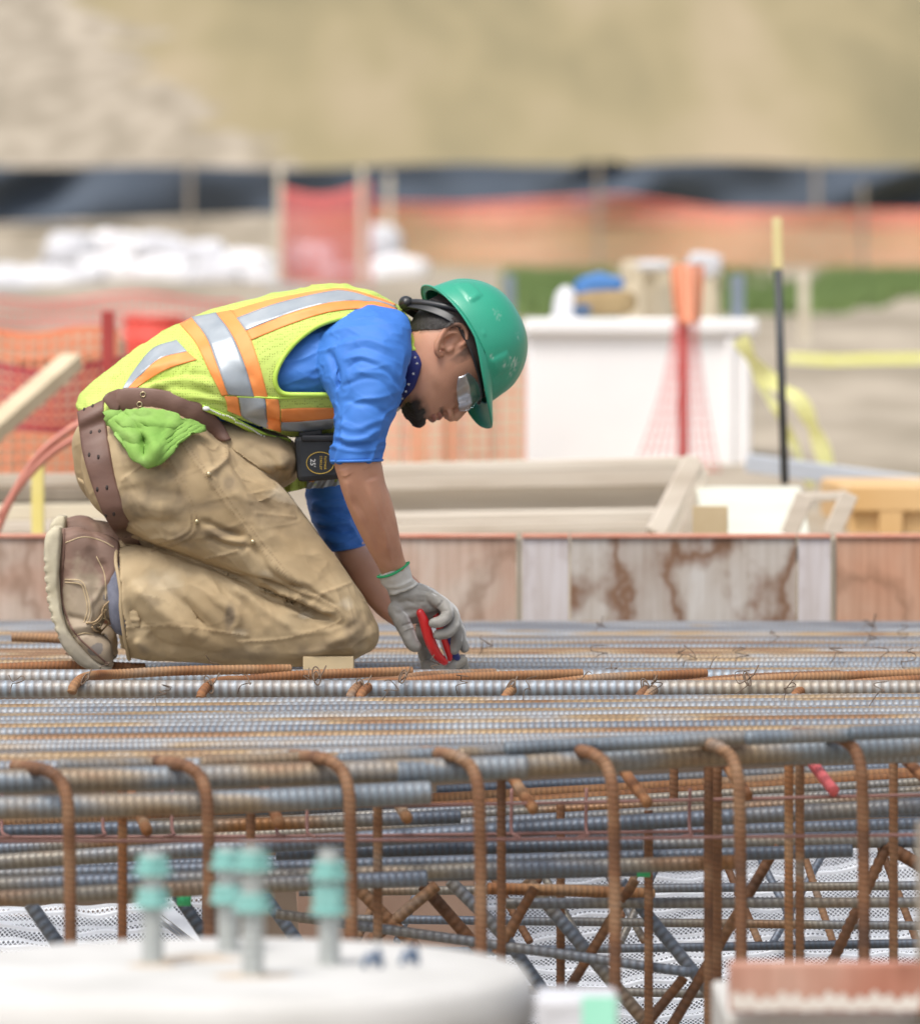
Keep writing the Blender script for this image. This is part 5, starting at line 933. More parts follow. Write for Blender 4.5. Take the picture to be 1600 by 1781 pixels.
for px_, py_ in ((342, 907), (440, 942), (363, 824)):
    c, n_ = surfP.hit(px_, py_, .0015); v, f = ellipsoid(np.array(c), (.0042, .0028, .0042)); sub('rivet', v, f, MATS['brass'], trousers)
def shirt_parts():
    t = pairloft([(200, 680, 330, 765, 0, .14), (300, 590, 480, 755, 0, .155), (430, 545, 590, 745, 0, .17), (530, 528, 645, 725, 0, .172), (610, 520, 680, 705, 0, .165), (665, 530, 700, 698, 0, .13), (700, 556, 700, 690, 0, .085)], 56, 8)
    sn = pairloft([(545, 600, 655, 530, -.10, .09), (548, 630, 706, 548, -.145, .082), (562, 668, 716, 600, -.175, .075), (578, 700, 708, 650, -.192, .066), (583, 730, 692, 705, -.205, .060), (580, 765, 676, 750, -.212, .056), (577, 790, 668, 782, -.214, .053), (577, 802, 664, 800, -.215, .053)], 48, 10, .5, .05)
    sf = pairloft([(560, 560, 660, 540, .10, .09), (545, 640, 690, 600, .16, .08), (537, 720, 660, 700, .19, .068), (533, 800, 625, 795, .205, .060), (535, 860, 612, 850, .205, .056), (545, 905, 618, 895, .20, .054), (560, 938, 628, 925, .19, .053), (572, 958, 634, 948, .182, .052)], 48, 10, .5, .05)
    return [t, sn, sf]
sme, sV, sE = union(shirt_parts(), .0028, 3)
# hollow the cuffs so the arm comes out of an opening
cloth_noise(sme, .0016, 16, 3); ridge_dir(sme, .0042, .12, 7, 42, 5.0, 2.2); ridge_dir(sme, .0022, -.5, 14, 60, 7.0, 3)
folds(sme, [([(584, 600), (640, 592), (690, 612)], 4, 4), ([(588, 614), (640, 604), (698, 630)], 4, -4), ([(592, 622), (650, 622), (704, 656)], 4.5, 5), ([(600, 640), (640, 628), (700, 672)], 4, -4.5), ([(610, 652), (660, 648), (696, 684)], 3.5, 3.5), ([(590, 676), (650, 658), (696, 700)], 4, -2.5),
            ([(598, 700), (640, 704), (684, 728)], 6, -3), ([(582, 735), (624, 742), (676, 728)], 5, 2.5), ([(580, 756), (624, 762), (670, 746)], 4.5, 4), ([(580, 766), (624, 774), (668, 760)], 4, -3), ([(578, 778), (620, 786), (666, 780)], 2.2, 1.6, 's'), ([(585, 600), (577, 625), (582, 660), (586, 700)], 1.6, -1.6, 's'), ([(556, 590), (590, 575), (640, 572)], 9, 4), ([(570, 606), (582, 640), (586, 680)], 6, -7), ([(578, 600), (600, 590), (640, 580)], 6, -4),
            ([(482, 672), (530, 655), (572, 628)], 3, 1.6), ([(500, 640), (540, 620), (566, 596)], 12, -3), ([(640, 545), (670, 560), (700, 590)], 7, 3), ([(650, 565), (680, 585), (708, 620)], 5, -3), ([(500, 680), (540, 672), (575, 660)], 5, 2)], ylim=(-.5, 0))
folds(sme, [([(536, 870), (570, 880), (612, 872)], 5, 3.5), ([(536, 884), (570, 894), (612, 886)], 4, -3), ([(540, 905), (575, 912), (618, 905)], 5, 4), ([(545, 918), (580, 926), (620, 918)], 4, -3), ([(560, 938), (595, 945), (628, 930)], 2.5, 2)], ylim=(.0, .5))
shirt = wear('shirt', sme, MATS['blue_knit'])
for pts, Yc, b_ in (([(577, 802), (664, 800)], -.215, .053), ([(572, 958), (634, 948)], .182, .052)):
    A = np.array(P(*pts[0], Yc)); B = np.array(P(*pts[1], Yc)); c = (A + B) / 2; h = (B - A) / 2 * 1.02; a = np.linspace(0, 2 * math.pi, 60)
    q = c + np.cos(a)[:, None] * h + np.sin(a)[:, None] * np.array([0, b_ * 1.02, 0]); v, f = tube(q, .0024, 8, False); sub('cuff', v, f, MATS['blue_knit'], shirt)
# ---------------------------------------------------------------- vest
vme, vV, vE = union([pairloft([(138, 703, 215, 748, 0, .155), (146, 684, 262, 762, 0, .168), (185, 650, 330, 765, 0, .17), (232, 609, 410, 770, 0, .175), (290, 575, 470, 770, 0, .178), (352, 545, 530, 768, 0, .182), (430, 521, 588, 762, 0, .186), (500, 506, 630, 750, 0, .188), (560, 500, 660, 735, 0, .186), (606, 500, 680, 718, 0, .178), (650, 510, 700, 702, 0, .16), (686, 530, 712, 690, 0, .128), (706, 552, 722, 668, 0, .096), (718, 580, 722, 640, 0, .07)], 72, 10, .35, .2)], .0030, 3)
cloth_noise(vme, .0035, 9, 3); cloth_noise(vme, .0009, 40, 2); ridge_dir(vme, .0040, .45, 5, 24, 2.0, 2.5); ridge_dir(vme, .0022, -1.1, 10, 34, 6.0, 3)
vf = [([(232, 668), (280, 640), (344, 630)], 8, 6), ([(240, 676), (300, 655), (370, 652)], 6, -5), ([(240, 680), (310, 664), (380, 672)], 7, 6), ([(260, 684), (320, 680), (380, 690)], 5, -5), ([(262, 672), (330, 690), (400, 702)], 6, 5), ([(300, 700), (350, 700), (420, 712)], 5, -4), ([(150, 690), (200, 655), (260, 610), (330, 560)], 10, 5), ([(165, 700), (215, 655), (262, 622)], 7, -5), ([(190, 690), (230, 650), (270, 620)], 7, 4),
      ([(380, 730), (440, 745), (500, 752)], 6, 4), ([(390, 712), (450, 730), (520, 735)], 7, -4), ([(430, 700), (500, 712), (570, 708)], 9, 4), ([(510, 735), (545, 745), (580, 740)], 6, -3), ([(420, 640), (450, 690), (470, 740)], 9, -3), ([(340, 600), (370, 640), (400, 690)], 10, 3), ([(470, 640), (480, 700), (500, 740)], 9, 3), ([(540, 520), (600, 512), (660, 530)], 10, -2.5), ([(470, 560), (540, 540), (620, 535)], 10, 2.5)]
folds(vme, vf, ylim=(-.5, 0)); folds(vme, vf, side=1, ylim=(0, .5))
surfV = lift(Surf([vme])); surfV.t = None
def mk(me): 
    z = lift(Surf([me])); s = Surf([me]); 
    class Q: pass
    q = Q(); q.t = s.t
    def hit(px, py, off=.001, side=-1):
        a = P(px, py, -1.0 if side < 0 else 1.0); b = P(px, py, 1.0 if side < 0 else -1.0); h = q.t.ray_cast(a, (b - a).normalized())
        if h[0] is None: h = q.t.find_nearest(P(px, py, 0))
        n = h[1]; n = -n if n.y * side < 0 else n
        return h[0] + n * off, n
    q.hit = hit; return q
SV = mk(vme)
ARM = [(583, 686), (520, 686), (492, 684), (481, 672), (479, 655), (487, 632), (503, 608), (525, 586), (555, 566), (592, 554), (640, 550), (676, 552), (700, 563), (714, 585), (720, 610), (721, 640), (712, 668), (690, 690), (640, 692)]
ARMs = smoothpath(np.array(ARM + ARM[:1], float), 3)[:, :2]
x, y = PROJ(getv(vme)); V = getv(vme)
cutl = np.interp(x, [100, 200, 300, 352, 430, 505, 600, 700], [735, 712, 705, 707, 735, 761, 757, 745])
neckc = (x > 700) & (((x - 722) * .97 - (y - 600) * -.22) > -3) 
rm = (poly_in(x, y, ARMs) & (np.abs(V[:, 1]) > .05)) | (y > cutl) | (x > 716)
edge_me = vme.copy(); delete_verts(vme, rm); vest = wear('vest', vme, MATS['lime_mesh']); sd = vest.modifiers.new('s', 'SOLIDIFY'); sd.thickness = .0022; sd.offset = -1
def edging(pts, r, side=-1, name='edging', m='lime_edge', off=.0005, par=None):
    q = smoothpath(np.array(pts, float), 2.5)[:, :2]; w = np.array([tuple(SV.hit(a[0], a[1], off, side)[0]) for a in q]); 
    for _ in range(4): w[1:-1] = (w[:-2] + 2 * w[1:-1] + w[2:]) / 4
    v, f = tube(w, r, 8); o = sub(name, v, f, MATS[m], par or vest); return o
for sd_ in (-1, 1):
    edging([p for p in ARM[:15]], .0042, sd_)
def rib(surf, a, b, name, m, off=.0022, thick=.0018, par=None, both=True, nu=60, nv=9, arch=0):
    for sd_ in ((-1, 1) if both else (-1,)):
        v, f = ribbon(surf, a, b, nu, nv, off, thick, sd_, arch); sub(name, v, f, MATS[m], par or vest)
# tapes round the chest: orange, silver, orange (from the crest of the back down to the waist opening)
rib(SV, [(313, 564), (340, 596), (362, 640), (386, 688)], [(334, 553), (360, 588), (376, 630), (397, 686)], 'orange_trim', 'orange_tape', .0018)
rib(SV, [(334, 553), (360, 588), (376, 630), (397, 686)], [(376, 545), (402, 580), (424, 630), (442, 690)], 'reflective_tape', 'silver_tape', .0024)
rib(SV, [(376, 545), (402, 580), (424, 630), (442, 690)], [(403, 540), (432, 580), (450, 630), (466, 690)], 'orange_trim', 'orange_tape', .0018)
rib(SV, [(390, 689), (394, 700), (396, 714)], [(414, 689), (416, 704), (420, 724)], 'orange_trim', 'orange_tape', .0022)
rib(SV, [(415, 690), (418, 705), (424, 726), (464, 744)], [(461, 693), (463, 708), (464, 726), (468, 746)], 'reflective_tape', 'silver_tape', .0022)
rib(SV, [(462, 693), (464, 710), (465, 744)], [(484, 694), (487, 715), (488, 750)], 'orange_trim', 'orange_tape', .0024)
rib(SV, [(489, 711), (530, 709), (584, 709)], [(489, 733), (530, 731), (584, 726)], 'orange_trim', 'orange_tape', .0020)
rib(SV, [(489, 733), (530, 731), (584, 726)], [(489, 747), (530, 749), (578, 744)], 'reflective_tape', 'silver_tape', .0022)
# tapes over the shoulder
rib(SV, [(404, 541), (470, 522), (560, 505), (604, 503), (660, 519), (688, 530)], [(412, 554), (480, 529), (565, 509), (604, 507), (655, 522), (686, 533)], 'orange_trim', 'orange_tape', .0018)
rib(SV, [(412, 554), (480, 529), (565, 509), (604, 507), (655, 522), (686, 533)], [(428, 576), (495, 549), (560, 530), (610, 524), (660, 527), (690, 538)], 'reflective_tape', 'silver_tape', .0022)
rib(SV, [(428, 576), (495, 549), (560, 530), (610, 524), (660, 527), (690, 538)], [(436, 592), (500, 566), (560, 546), (610, 538), (660, 540), (692, 548)], 'orange_trim', 'orange_tape', .0018)
# tapes down the small of the back
rib(SV, [(308, 592), (268, 606), (238, 640), (214, 676)], [(326, 612), (280, 624), (248, 650), (222, 677)], 'reflective_tape', 'silver_tape', .0022)
rib(SV, [(326, 612), (280, 624), (248, 650), (222, 677)], [(342, 626), (296, 640), (262, 658), (236, 676)], 'orange_trim', 'orange_tape', .0018)
# zip along the front edge
v, f = ribbon(SV, [(352, 703), (400, 722), (440, 742), (470, 755), (506, 762)], [(352, 712), (398, 731), (438, 750), (470, 762), (506, 767)], 60, 5, .0035, .003); sub('zip', v, f, MATS['lime_edge'], vest)
mb = MB(); q = smoothpath(np.array([(356, 706), (400, 725), (440, 744), (470, 757), (500, 763)], float), 3)[:, :2]
for a in q:
    p, n_ = SV.hit(a[0], a[1], .006); v, f = ellipsoid(np.array(p), (.0012, .0016, .0018), None, 6, 4); mb.add(v, f)
v, f = mb.arr(); sub('zip_teeth', v, f, MATS['white_cotton'], vest); p, n_ = SV.hit(358, 708, .008); v, f = ellipsoid(np.array(p), (.006, .003, .004)); sub('zip_slider', v, f, MATS['white_cotton'], vest)
for s in ([(412, 689), (430, 690), (466, 691), (486, 692), (584, 688)],): edging(s, .0022, -1, 'seam')
# hanging front of the far side
def flap(poly_top, poly_bot, Y, m, name, amp=.008, seed=0, nu=40, nv=16, thick=.003, parent=None, bow=0.0, stripes=None):
    a = smoothpath(np.array(poly_top, float), 2)[:, :2]; b = smoothpath(np.array(poly_bot, float), 2)[:, :2]; ia = np.linspace(0, len(a) - 1, nu); ib = np.linspace(0, len(b) - 1, nu)
    A = np.stack([np.interp(ia, range(len(a)), a[:, k]) for k in (0, 1)], 1); B = np.stack([np.interp(ib, range(len(b)), b[:, k]) for k in (0, 1)], 1); V = []
    for i in range(nu):
        for j in range(nv):
            t = j / (nv - 1); q = A[i] * (1 - t) + B[i] * t; yy = Y - bow * math.sin(math.pi * t) + amp * math.sin(i * .42 + seed + 2 * t) * (.3 + t) + amp * .5 * math.sin(i * .9 + j * .3 + seed); V.append(P(q[0], q[1], yy))
    me = mesh_of(np.array(V) - WL, gridf(nu, nv, False), name); o = obj(name, me, m, parent or worker); s = o.modifiers.new('s', 'SOLIDIFY'); s.thickness = thick; return o
flap([(470, 825), (510, 822), (545, 812), (590, 800)], [(486, 858), (520, 852), (555, 842), (595, 836)], .06, MATS['lime_mesh'], 'far_vest_front', .004, parent=vest)
flap([(540, 822), (560, 817), (592, 810)], [(538, 838), (562, 834), (592, 828)], .054, MATS['orange_tape'], 'orange_trim', .002, 1, parent=vest)
flap([(534, 836), (560, 833), (592, 826)], [(532, 850), (560, 848), (592, 843)], .055, MATS['silver_tape'], 'reflective_tape', .002, 1, parent=vest)
# ---------------------------------------------------------------- collar bandana and undershirt
v, f = pairloft([(707, 560, 668, 704, 0, .086), (716, 572, 676, 712, 0, .081), (726, 590, 694, 708, -.01, .094), (735, 600, 706, 704, -.012, .096), (740, 610, 714, 696, -.014, .090)], 56, 8, .1, .1)
bd = sub('bandana', v, f, MATS['navy'])
Sb = mk(mesh_of(v, f)); 
mb = MB()
for px_, py_ in ((725, 632), (719, 650), (727, 612), (711, 668), (706, 680), (700, 692), (722, 622)):
    p, n_ = Sb.hit(px_, py_, .0006)
    if abs(p.y) < .2:
        cc = np.array(p); rr = .0032; ang = [random.random() + k * math.pi / 5 for k in range(10)]; pts = [cc + np.array([math.cos(t) * rr * (1 if k % 2 == 0 else .42), -.0005, math.sin(t) * rr * (1 if k % 2 == 0 else .42)]) for k, t in enumerate(ang)]
        mb.add(pts + [cc - (0, .0012, 0)], [(k, (k + 1) % 10, 10) for k in range(10)])
v, f = mb.arr(); sub('star_print', v, f, MATS['white_cotton'], bd, False)
v, f = pairloft([(676, 690, 672, 716, 0, .04), (688, 692, 686, 718, 0, .035), (696, 694, 696, 712, 0, .025)], 20, 5); sub('undershirt', v, f, MATS['white_cotton'])
# ---------------------------------------------------------------- belt with hanging tail
bme2 = mesh_of(*[np.concatenate([getv(pme), getv(edge_me) - WL]), [tuple(p.vertices) for p in pme.polygons] + [tuple(i + len(pme.vertices) for i in p.vertices) for p in edge_me.polygons]]); setv(bme2, getv(bme2) + WL)
SB = mk(bme2)
v, f = strap(SB, [(196, 690), (215, 675), (262, 675), (308, 684), (352, 703), (385, 735), (402, 764)], [(196, 712), (216, 715), (255, 713), (300, 721), (335, 738), (356, 752), (385, 768)], 90, 12, .004, .0048, .004)
belt = sub('belt', v, f, MATS['belt_leather'])
def tail(L_, R_, name, off, nu=80, par=None, drop=.012): v, f = strap(SB, L_, R_, nu, 12, off, .0045, drop); return sub(name, v, f, MATS['belt_leather'], par or worker)
t1 = tail([(134, 716), (137, 742), (144, 790), (160, 845), (180, 895), (202, 930), (216, 946)], [(181, 694), (184, 730), (191, 780), (200, 830), (214, 880), (230, 920), (246, 948)], 'belt_tail', .009, drop=.004)
t2 = tail([(178, 694), (186, 684), (205, 676)], [(196, 718), (206, 712), (216, 676)], 'belt_fold', .010, 24, belt, .002)
SBT = mk(mesh_of(*[np.concatenate([getv(t1.data) + WL, getv(belt.data) + WL]), [tuple(p.vertices) for p in t1.data.polygons] + [tuple(i + len(t1.data.vertices) for i in p.vertices) for p in belt.data.polygons]]))
mb = MB()
for px_, py_, o_ in [(158, 752, .0152), (173, 750, .0152), (155, 791, .0152), (171, 795, .0152), (169, 851, .0152), (186, 848, .0152), (184, 897, .0152), (198, 894, .0152), (204, 940, .015), (219, 934, .015), (146, 712, .0145), (161, 706, .0145)]:
    p, n_ = SBT.hit(px_, py_, -.0003); v, f = tube(np.array([tuple(p), tuple(p + n_ * .0008)]), .0034, 12); v = (v - np.array(p)) * (.7, 1, 1.3) + np.array(p); mb.add(v, f)
v, f = mb.arr(); sub('belt_hole', v, f, MATS['band_dark'], t1)
for px_, py_ in ((249, 686), (243, 703)):
    p, n_ = SBT.hit(px_, py_, .001); q = np.array(p) + np.stack([.0042 * np.cos(np.linspace(0, 6.283, 20)), 0 * np.linspace(0, 1, 20), .0042 * np.sin(np.linspace(0, 6.283, 20))], 1); v, f = tube(q, .0013, 6, False); sub('eyelet', v, f, MATS['brass'], belt)
v, f = pairloft([(136, 830, 140, 842, -.10, .02), (150, 838, 152, 852, -.135, .016), (164, 850, 160, 866, -.15, .012)], 16, 4); sub('belt_loop', v, f, MATS['canvas'], trousers)
# lime cloth end curling out under the belt
def rag():
    nu, nv = 60, 40; V = []
    topL = smoothpath(np.array([(186, 718), (205, 716), (240, 716), (290, 722), (350, 745)], float), 2)[:, :2]; botL = smoothpath(np.array([(192, 735), (206, 765), (232, 795), (262, 808), (290, 795), (320, 770), (350, 752)], float), 2)[:, :2]
    for i in range(nu):
        A = topL[int(i / (nu - 1) * (len(topL) - 1))]; B = botL[int(i / (nu - 1) * (len(botL) - 1))]
        for j in range(nv):
            t = j / (nv - 1); q = A * (1 - t) + B * t; base, n_ = SB.hit(q[0], q[1], .008)
            d1 = pdist(np.array([q[0]]), np.array([q[1]]), [(196, 722), (225, 750), (252, 800)])[0][0]; d2 = pdist(np.array([q[0]]), np.array([q[1]]), [(236, 722), (222, 752), (240, 768)])[0][0]; d3 = pdist(np.array([q[0]]), np.array([q[1]]), [(262, 765), (272, 780), (268, 800)])[0][0]; d4 = pdist(np.array([q[0]]), np.array([q[1]]), [(300, 735), (290, 760), (276, 785)])[0][0]; d5 = math.hypot((q[0] - 252) / 9, (q[1] - 776) / 17)
            h = .007 * math.exp(-d1 / 7) + .006 * math.exp(-d2 / 4) + .013 * math.exp(-(d3 / 9) ** 2) - .005 * math.exp(-((d1 - 16) / 4) ** 2) + .006 * math.exp(-d4 / 5) - .024 * math.exp(-d5 ** 4) + .010 + .0022 * (1 - 2 * abs(vnoise(np.array([[q[0] * .05 + q[1] * .03, q[1] * .11 - q[0] * .07, 1.0]]))[0])) + .0012 * math.sin(q[0] * .5 + q[1] * .7) + .004 * math.exp(-(pdist(np.array([q[0]]), np.array([q[1]]), [(205, 735), (245, 735), (300, 745)])[0][0]) / 3.5) - .004 * math.exp(-(pdist(np.array([q[0]]), np.array([q[1]]), [(215, 745), (236, 752), (262, 745)])[0][0]) / 4)
            V.append(np.array(base) - np.array([0, h, 0]))
    V = np.array(V); G = V.reshape(nu, nv, 3)
    for _ in range(2): G[1:-1, 1:-1] = (G[1:-1, 1:-1] * 2 + G[:-2, 1:-1] + G[2:, 1:-1] + G[1:-1, :-2] + G[1:-1, 2:]) / 6
    me = mesh_of(G.reshape(-1, 3) - WL, gridf(nu, nv, False), 'vest_tail'); o = obj('vest_tail', me, MATS['lime_cloth'], vest); s = o.modifiers.new('s', 'SOLIDIFY'); s.thickness = .005; s.offset = 1
    c = np.array(SB.hit(251, 774, .030)[0]); a = np.linspace(-2.0, 3.6, 50); q = c + np.stack([.012 * np.cos(a), -.004 + 0 * a, .015 * np.sin(a)], 1); v, f = tube(q, .0017, 8)
rag()
# ---------------------------------------------------------------- boots
def boot(Y, dx, dy, name_):
    g = lambda L_, n_=2.3: [(a + dx, b + dy, c + dx, d + dy, Y, e, n_) for a, b, c, d, e in L_]
    foot = pairloft(g([(100, 932, 150, 921, .026), (97, 940, 178, 936, .033), (97, 965, 200, 962, .037), (99, 1000, 206, 1000, .038), (101, 1030, 204, 1035, .038), (106, 1060, 192, 1062, .040), (113, 1084, 176, 1090, .041), (121, 1105, 172, 1099, .043), (133, 1126, 184, 1108, .046), (150, 1144, 194, 1120, .045), (168, 1156, 197, 1136, .038), (182, 1160, 197, 1150, .026)]), 48, 10, .5, .9)
    shaft = pairloft(g([(206, 940, 214, 1080, .040), (186, 930, 196, 1082, .040), (160, 925, 174, 1078, .038), (130, 930, 140, 1060, .034)]), 40, 8, .1, .4)
    me, V, E = union([foot, shaft], .0021, 2); cloth_noise(me, .0010, 45, 2)
    o = lambda L_: [(a + dx, b + dy) for a, b in L_]
    if Y < 0: folds(me, [(o([(115, 1010), (143, 1012), (152, 1030), (158, 1062), (150, 1086)]), 3.5, 2.2), (o([(112, 1072), (140, 1074), (150, 1084)]), 6, -4), (o([(118, 1092), (150, 1086), (166, 1096)]), 7, 3.5), (o([(125, 1106), (145, 1100), (165, 1103)]), 4, -3), (o([(113, 940), (145, 931), (180, 938), (200, 950)]), 3.5, 2), (o([(150, 1060), (165, 1040), (182, 1010), (196, 980)]), 6, 2), (o([(168, 970), (180, 1000), (180, 1040)]), 7, -3), (o([(130, 1120), (150, 1135), (175, 1150)]), 4, -2), (o([(150, 950), (165, 985), (168, 1020)]), 9, -2.5)], ylim=(-1, Y))
    V = getv(me); x, y = PROJ(V); x = x - dx; y = y - dy; pc = np.zeros((len(V), 4)); nz = fbm(V * 30, 4)
    m_ = np.clip((y - 985) / 70 + .9 * nz, 0.22, 1) * .92; pc[:, :3] = (.36, .29, .205); pc[:, 3] = m_
    m2 = np.clip(np.exp(-((x - 128) / 16) ** 2) * (y > 990) + .5 * nz - .2, 0, 1) * .6; pc[:, 3] = np.maximum(pc[:, 3], m2)
    m3 = np.clip(np.exp(-((x - 170) / 16) ** 2 - ((y - 1130) / 14) ** 2) * 1.3 + .6 * nz - .4, 0, 1) * .75; k = m3 > .25; pc[k, :3] = (.20, .18, .16); pc[k, 3] = np.maximum(pc[k, 3], m3[k])
    vcol(me, 'paint', pc); bt = wear(name_, me, MATS['boot_leather'])
    S2 = pairloft(g([(92, 917, 108, 917, .034), (80, 932, 111, 929, .040), (78, 962, 108, 960, .043), (80, 1000, 106, 1000, .043), (84, 1035, 107, 1032, .042), (90, 1066, 110, 1058, .045), (99, 1098, 118, 1086, .047), (114, 1128, 132, 1110, .050), (136, 1152, 150, 1130, .050), (160, 1165, 168, 1146, .046), (184, 1170, 186, 1158, .034), (195, 1164, 193, 1158, .020)], 4.5), 48, 10, .2, .3)
    m2, V, E = union([S2], .0022, 1); x, y = PROJ(V); x = x - dx; y = y - dy
    tread = np.where((x < np.interp(y, [917, 1060, 1170], [90, 93, 150])) & (y > 970) & (y < 1110), .0011 * np.sign(np.sin(y * .36)), 0); V[:, 0] += tread; setv(m2, V); cloth_noise(m2, .0012, 40, 2); nz = fbm(V * 34, 4)
    pc = np.zeros((len(V), 4)); m_ = np.clip((y - 1070) / 60 + .7 * nz, 0, 1) * .8; pc[:, :3] = (.22, .19, .15); pc[:, 3] = m_; vcol(m2, 'paint', pc); wear('sole', m2, MATS['sole_rubber'], bt)
    if Y < 0:
        SS = mk_rel(me)
        q = smoothpath(np.array(o([(112, 922), (112, 960), (109, 1000), (108, 1035), (113, 1062), (124, 1090), (140, 1112), (164, 1134), (188, 1156)]), float), 3)[:, :2]; w = np.array([tuple(SS.hit(a[0], a[1], .001)[0]) for a in q]); v, f = tube(w, .0016, 6); sub('welt_stitch', v, f, MATS['belt_leather'], bt)
        for c in ([(113, 1008), (141, 1011), (151, 1030), (157, 1062), (150, 1085)], [(113, 1013), (139, 1016), (147, 1032), (152, 1060), (146, 1083)], [(114, 944), (145, 934), (178, 941), (198, 952)], [(126, 1108), (145, 1101), (164, 1104)], [(168, 968), (182, 1000), (184, 1042)]):
            q = smoothpath(np.array(o(c), float), 2)[:, :2]; w = np.array([tuple(SS.hit(a[0], a[1], .0003)[0]) for a in q]); w[1:-1] = (w[:-2] + 2 * w[1:-1] + w[2:]) / 4; v, f = tube(w, .0009, 6); sub('stitching', v, f, MATS['pale_wood'], bt)
        lace = [[(196, 1040), (178, 1058), (174, 1075), (160, 1088)], [(185, 1058), (180, 1070), (190, 1080), (186, 1094)], [(168, 1090), (176, 1096), (180, 1106)], [(150, 1086), (165, 1080), (180, 1062)], [(158, 1090), (168, 1098), (178, 1098)]]
        for c in lace:
            q = smoothpath(np.array(o(c), float), 2)[:, :2]; w = np.array([tuple(SS.hit(a[0], a[1], .003)[0]) for a in q]); w[:, 1] = np.minimum(w[:, 1], Y + .0); v, f = tube(w, .0017, 6); sub('lace', v, f, MATS['laces'] if 'laces' in MATS else mat('laces', (.36, .25, .13), (.45, .33, .2), scale=60, rough=.9), bt)
        for c in ((184, 1058), (180, 1072), (171, 1087)):
            p = np.array(SS.hit(c[0] + dx, c[1] + dy, .002)[0]); a = np.linspace(0, 6.283, 16); v, f = tube(p + np.stack([.003 * np.cos(a), 0 * a, .003 * np.sin(a)], 1), .0009, 6, False); sub('eyelet', v, f, MATS['brass'], bt)
    v, f = pairloft(g([(235, 958, 240, 1110, .050), (200, 962, 206, 1104, .046), (186, 975, 196, 1094, .040)]), 32, 5, .1, .1); sub('sock', v, f, MATS['sock'])
    return bt
def mk_rel(me): 
    m2 = me.copy(); setv(m2, getv(m2) + WL); return mk(m2)
boot(YN - .005, 0, 0, 'boot'); boot(YFAR + .01, 8, -20, 'boot')
# ---------------------------------------------------------------- gloves
def ptube(pts, seg=16):
    """finger: points (px,py,Y,radius px)"""
    q = smoothpath(np.array([(*tuple(P(a, b, c)), r * SC(c)) for a, b, c, r in pts]), .0015); v, f = tube(q[:, :3], q[:, 3], seg); c0, c1 = q[0], q[-1]; return [(v, f), ellipsoid(c1[:3], (c1[3],) * 3, None, 14, 10), ellipsoid(c0[:3], (c0[3],) * 3, None, 14, 10)]
YH = -.085
palm = pairloft([(676, 1032, 726, 1012, -.088, .022), (680, 1050, 750, 1022, YH, .026), (683, 1068, 768, 1036, YH + .004, .030), (692, 1078, 776, 1052, YH + .008, .030), (702, 1080, 772, 1062, YH + .012, .024)], 40, 8, .5, .6)
g1 = [palm] + ptube([(690, 1060, -.095, 16), (700, 1082, -.100, 15.5), (708, 1100, -.100, 14), (716, 1118, -.098, 12.5), (722, 1124, -.096, 11)]) \
  + ptube([(750, 1040, -.10, 13), (772, 1052, -.108, 12.5), (778, 1068, -.118, 11.5), (769, 1080, -.124, 10.5), (754, 1084, -.124, 9)]) \
  + ptube([(765, 1048, -.085, 13), (786, 1066, -.090, 12.5), (789, 1086, -.102, 11.5), (780, 1099, -.112, 10.8), (762, 1104, -.114, 9.5)]) \
  + ptube([(765, 1056, -.065, 12.5), (790, 1080, -.070, 12), (794, 1102, -.076, 11.5), (793, 1120, -.08, 10.8), (790, 1130, -.08, 9.5)]) \
  + ptube([(765, 1060, -.048, 11), (796, 1092, -.048, 11), (802, 1112, -.052, 10), (808, 1128, -.054, 8)])
gme, gV, gE = union(g1, .0013, 3); cloth_noise(gme, .0006, 90, 2)
folds(gme, [([(680, 1050), (710, 1046), (740, 1052)], 3.5, -1.8), ([(684, 1066), (715, 1060), (745, 1064)], 4, -2.6), ([(690, 1040), (730, 1036), (762, 1046)], 5, 1.5), ([(694, 1084), (712, 1080), (728, 1084)], 2.5, -1.6), ([(698, 1092), (714, 1089), (728, 1092)], 2.2, 1.2), ([(757, 1058), (764, 1050), (768, 1044)], 2, -2), ([(761, 1066), (770, 1062), (778, 1062)], 2, -1.4), ([(700, 1040), (716, 1050), (740, 1060)], 3, -1.6), ([(686, 1056), (706, 1068), (730, 1072)], 3, 1.6), ([(716, 1026), (744, 1030), (764, 1042)], 3, -1)], ylim=(-.3, -.08))
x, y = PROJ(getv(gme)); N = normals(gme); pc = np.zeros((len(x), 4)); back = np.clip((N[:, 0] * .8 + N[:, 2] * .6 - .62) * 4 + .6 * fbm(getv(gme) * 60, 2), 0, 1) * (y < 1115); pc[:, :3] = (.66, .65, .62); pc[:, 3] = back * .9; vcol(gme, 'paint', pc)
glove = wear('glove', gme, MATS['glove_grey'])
v, f = pairloft([(658, 1003, 710, 980, -.112, .0275), (664, 1014, 714, 992, -.107, .0268), (672, 1026, 720, 1004, -.098, .0262), (676, 1036, 730, 1014, -.092, .0255)], 48, 8, .05, .2)
cm = mesh_of(v, f); cloth_noise(cm, .0018, 60, 2); 
folds(cm, [([(668, 1020), (695, 1018), (718, 1004)], 2.2, 2.2), ([(672, 1027), (700, 1024), (724, 1010)], 2.2, -2), ([(676, 1034), (704, 1030), (730, 1016)], 2.4, 2.2)]); knit = sub('knit_cuff', getv(cm), [tuple(p.vertices) for p in cm.polygons], MATS['glove_knit'], glove)
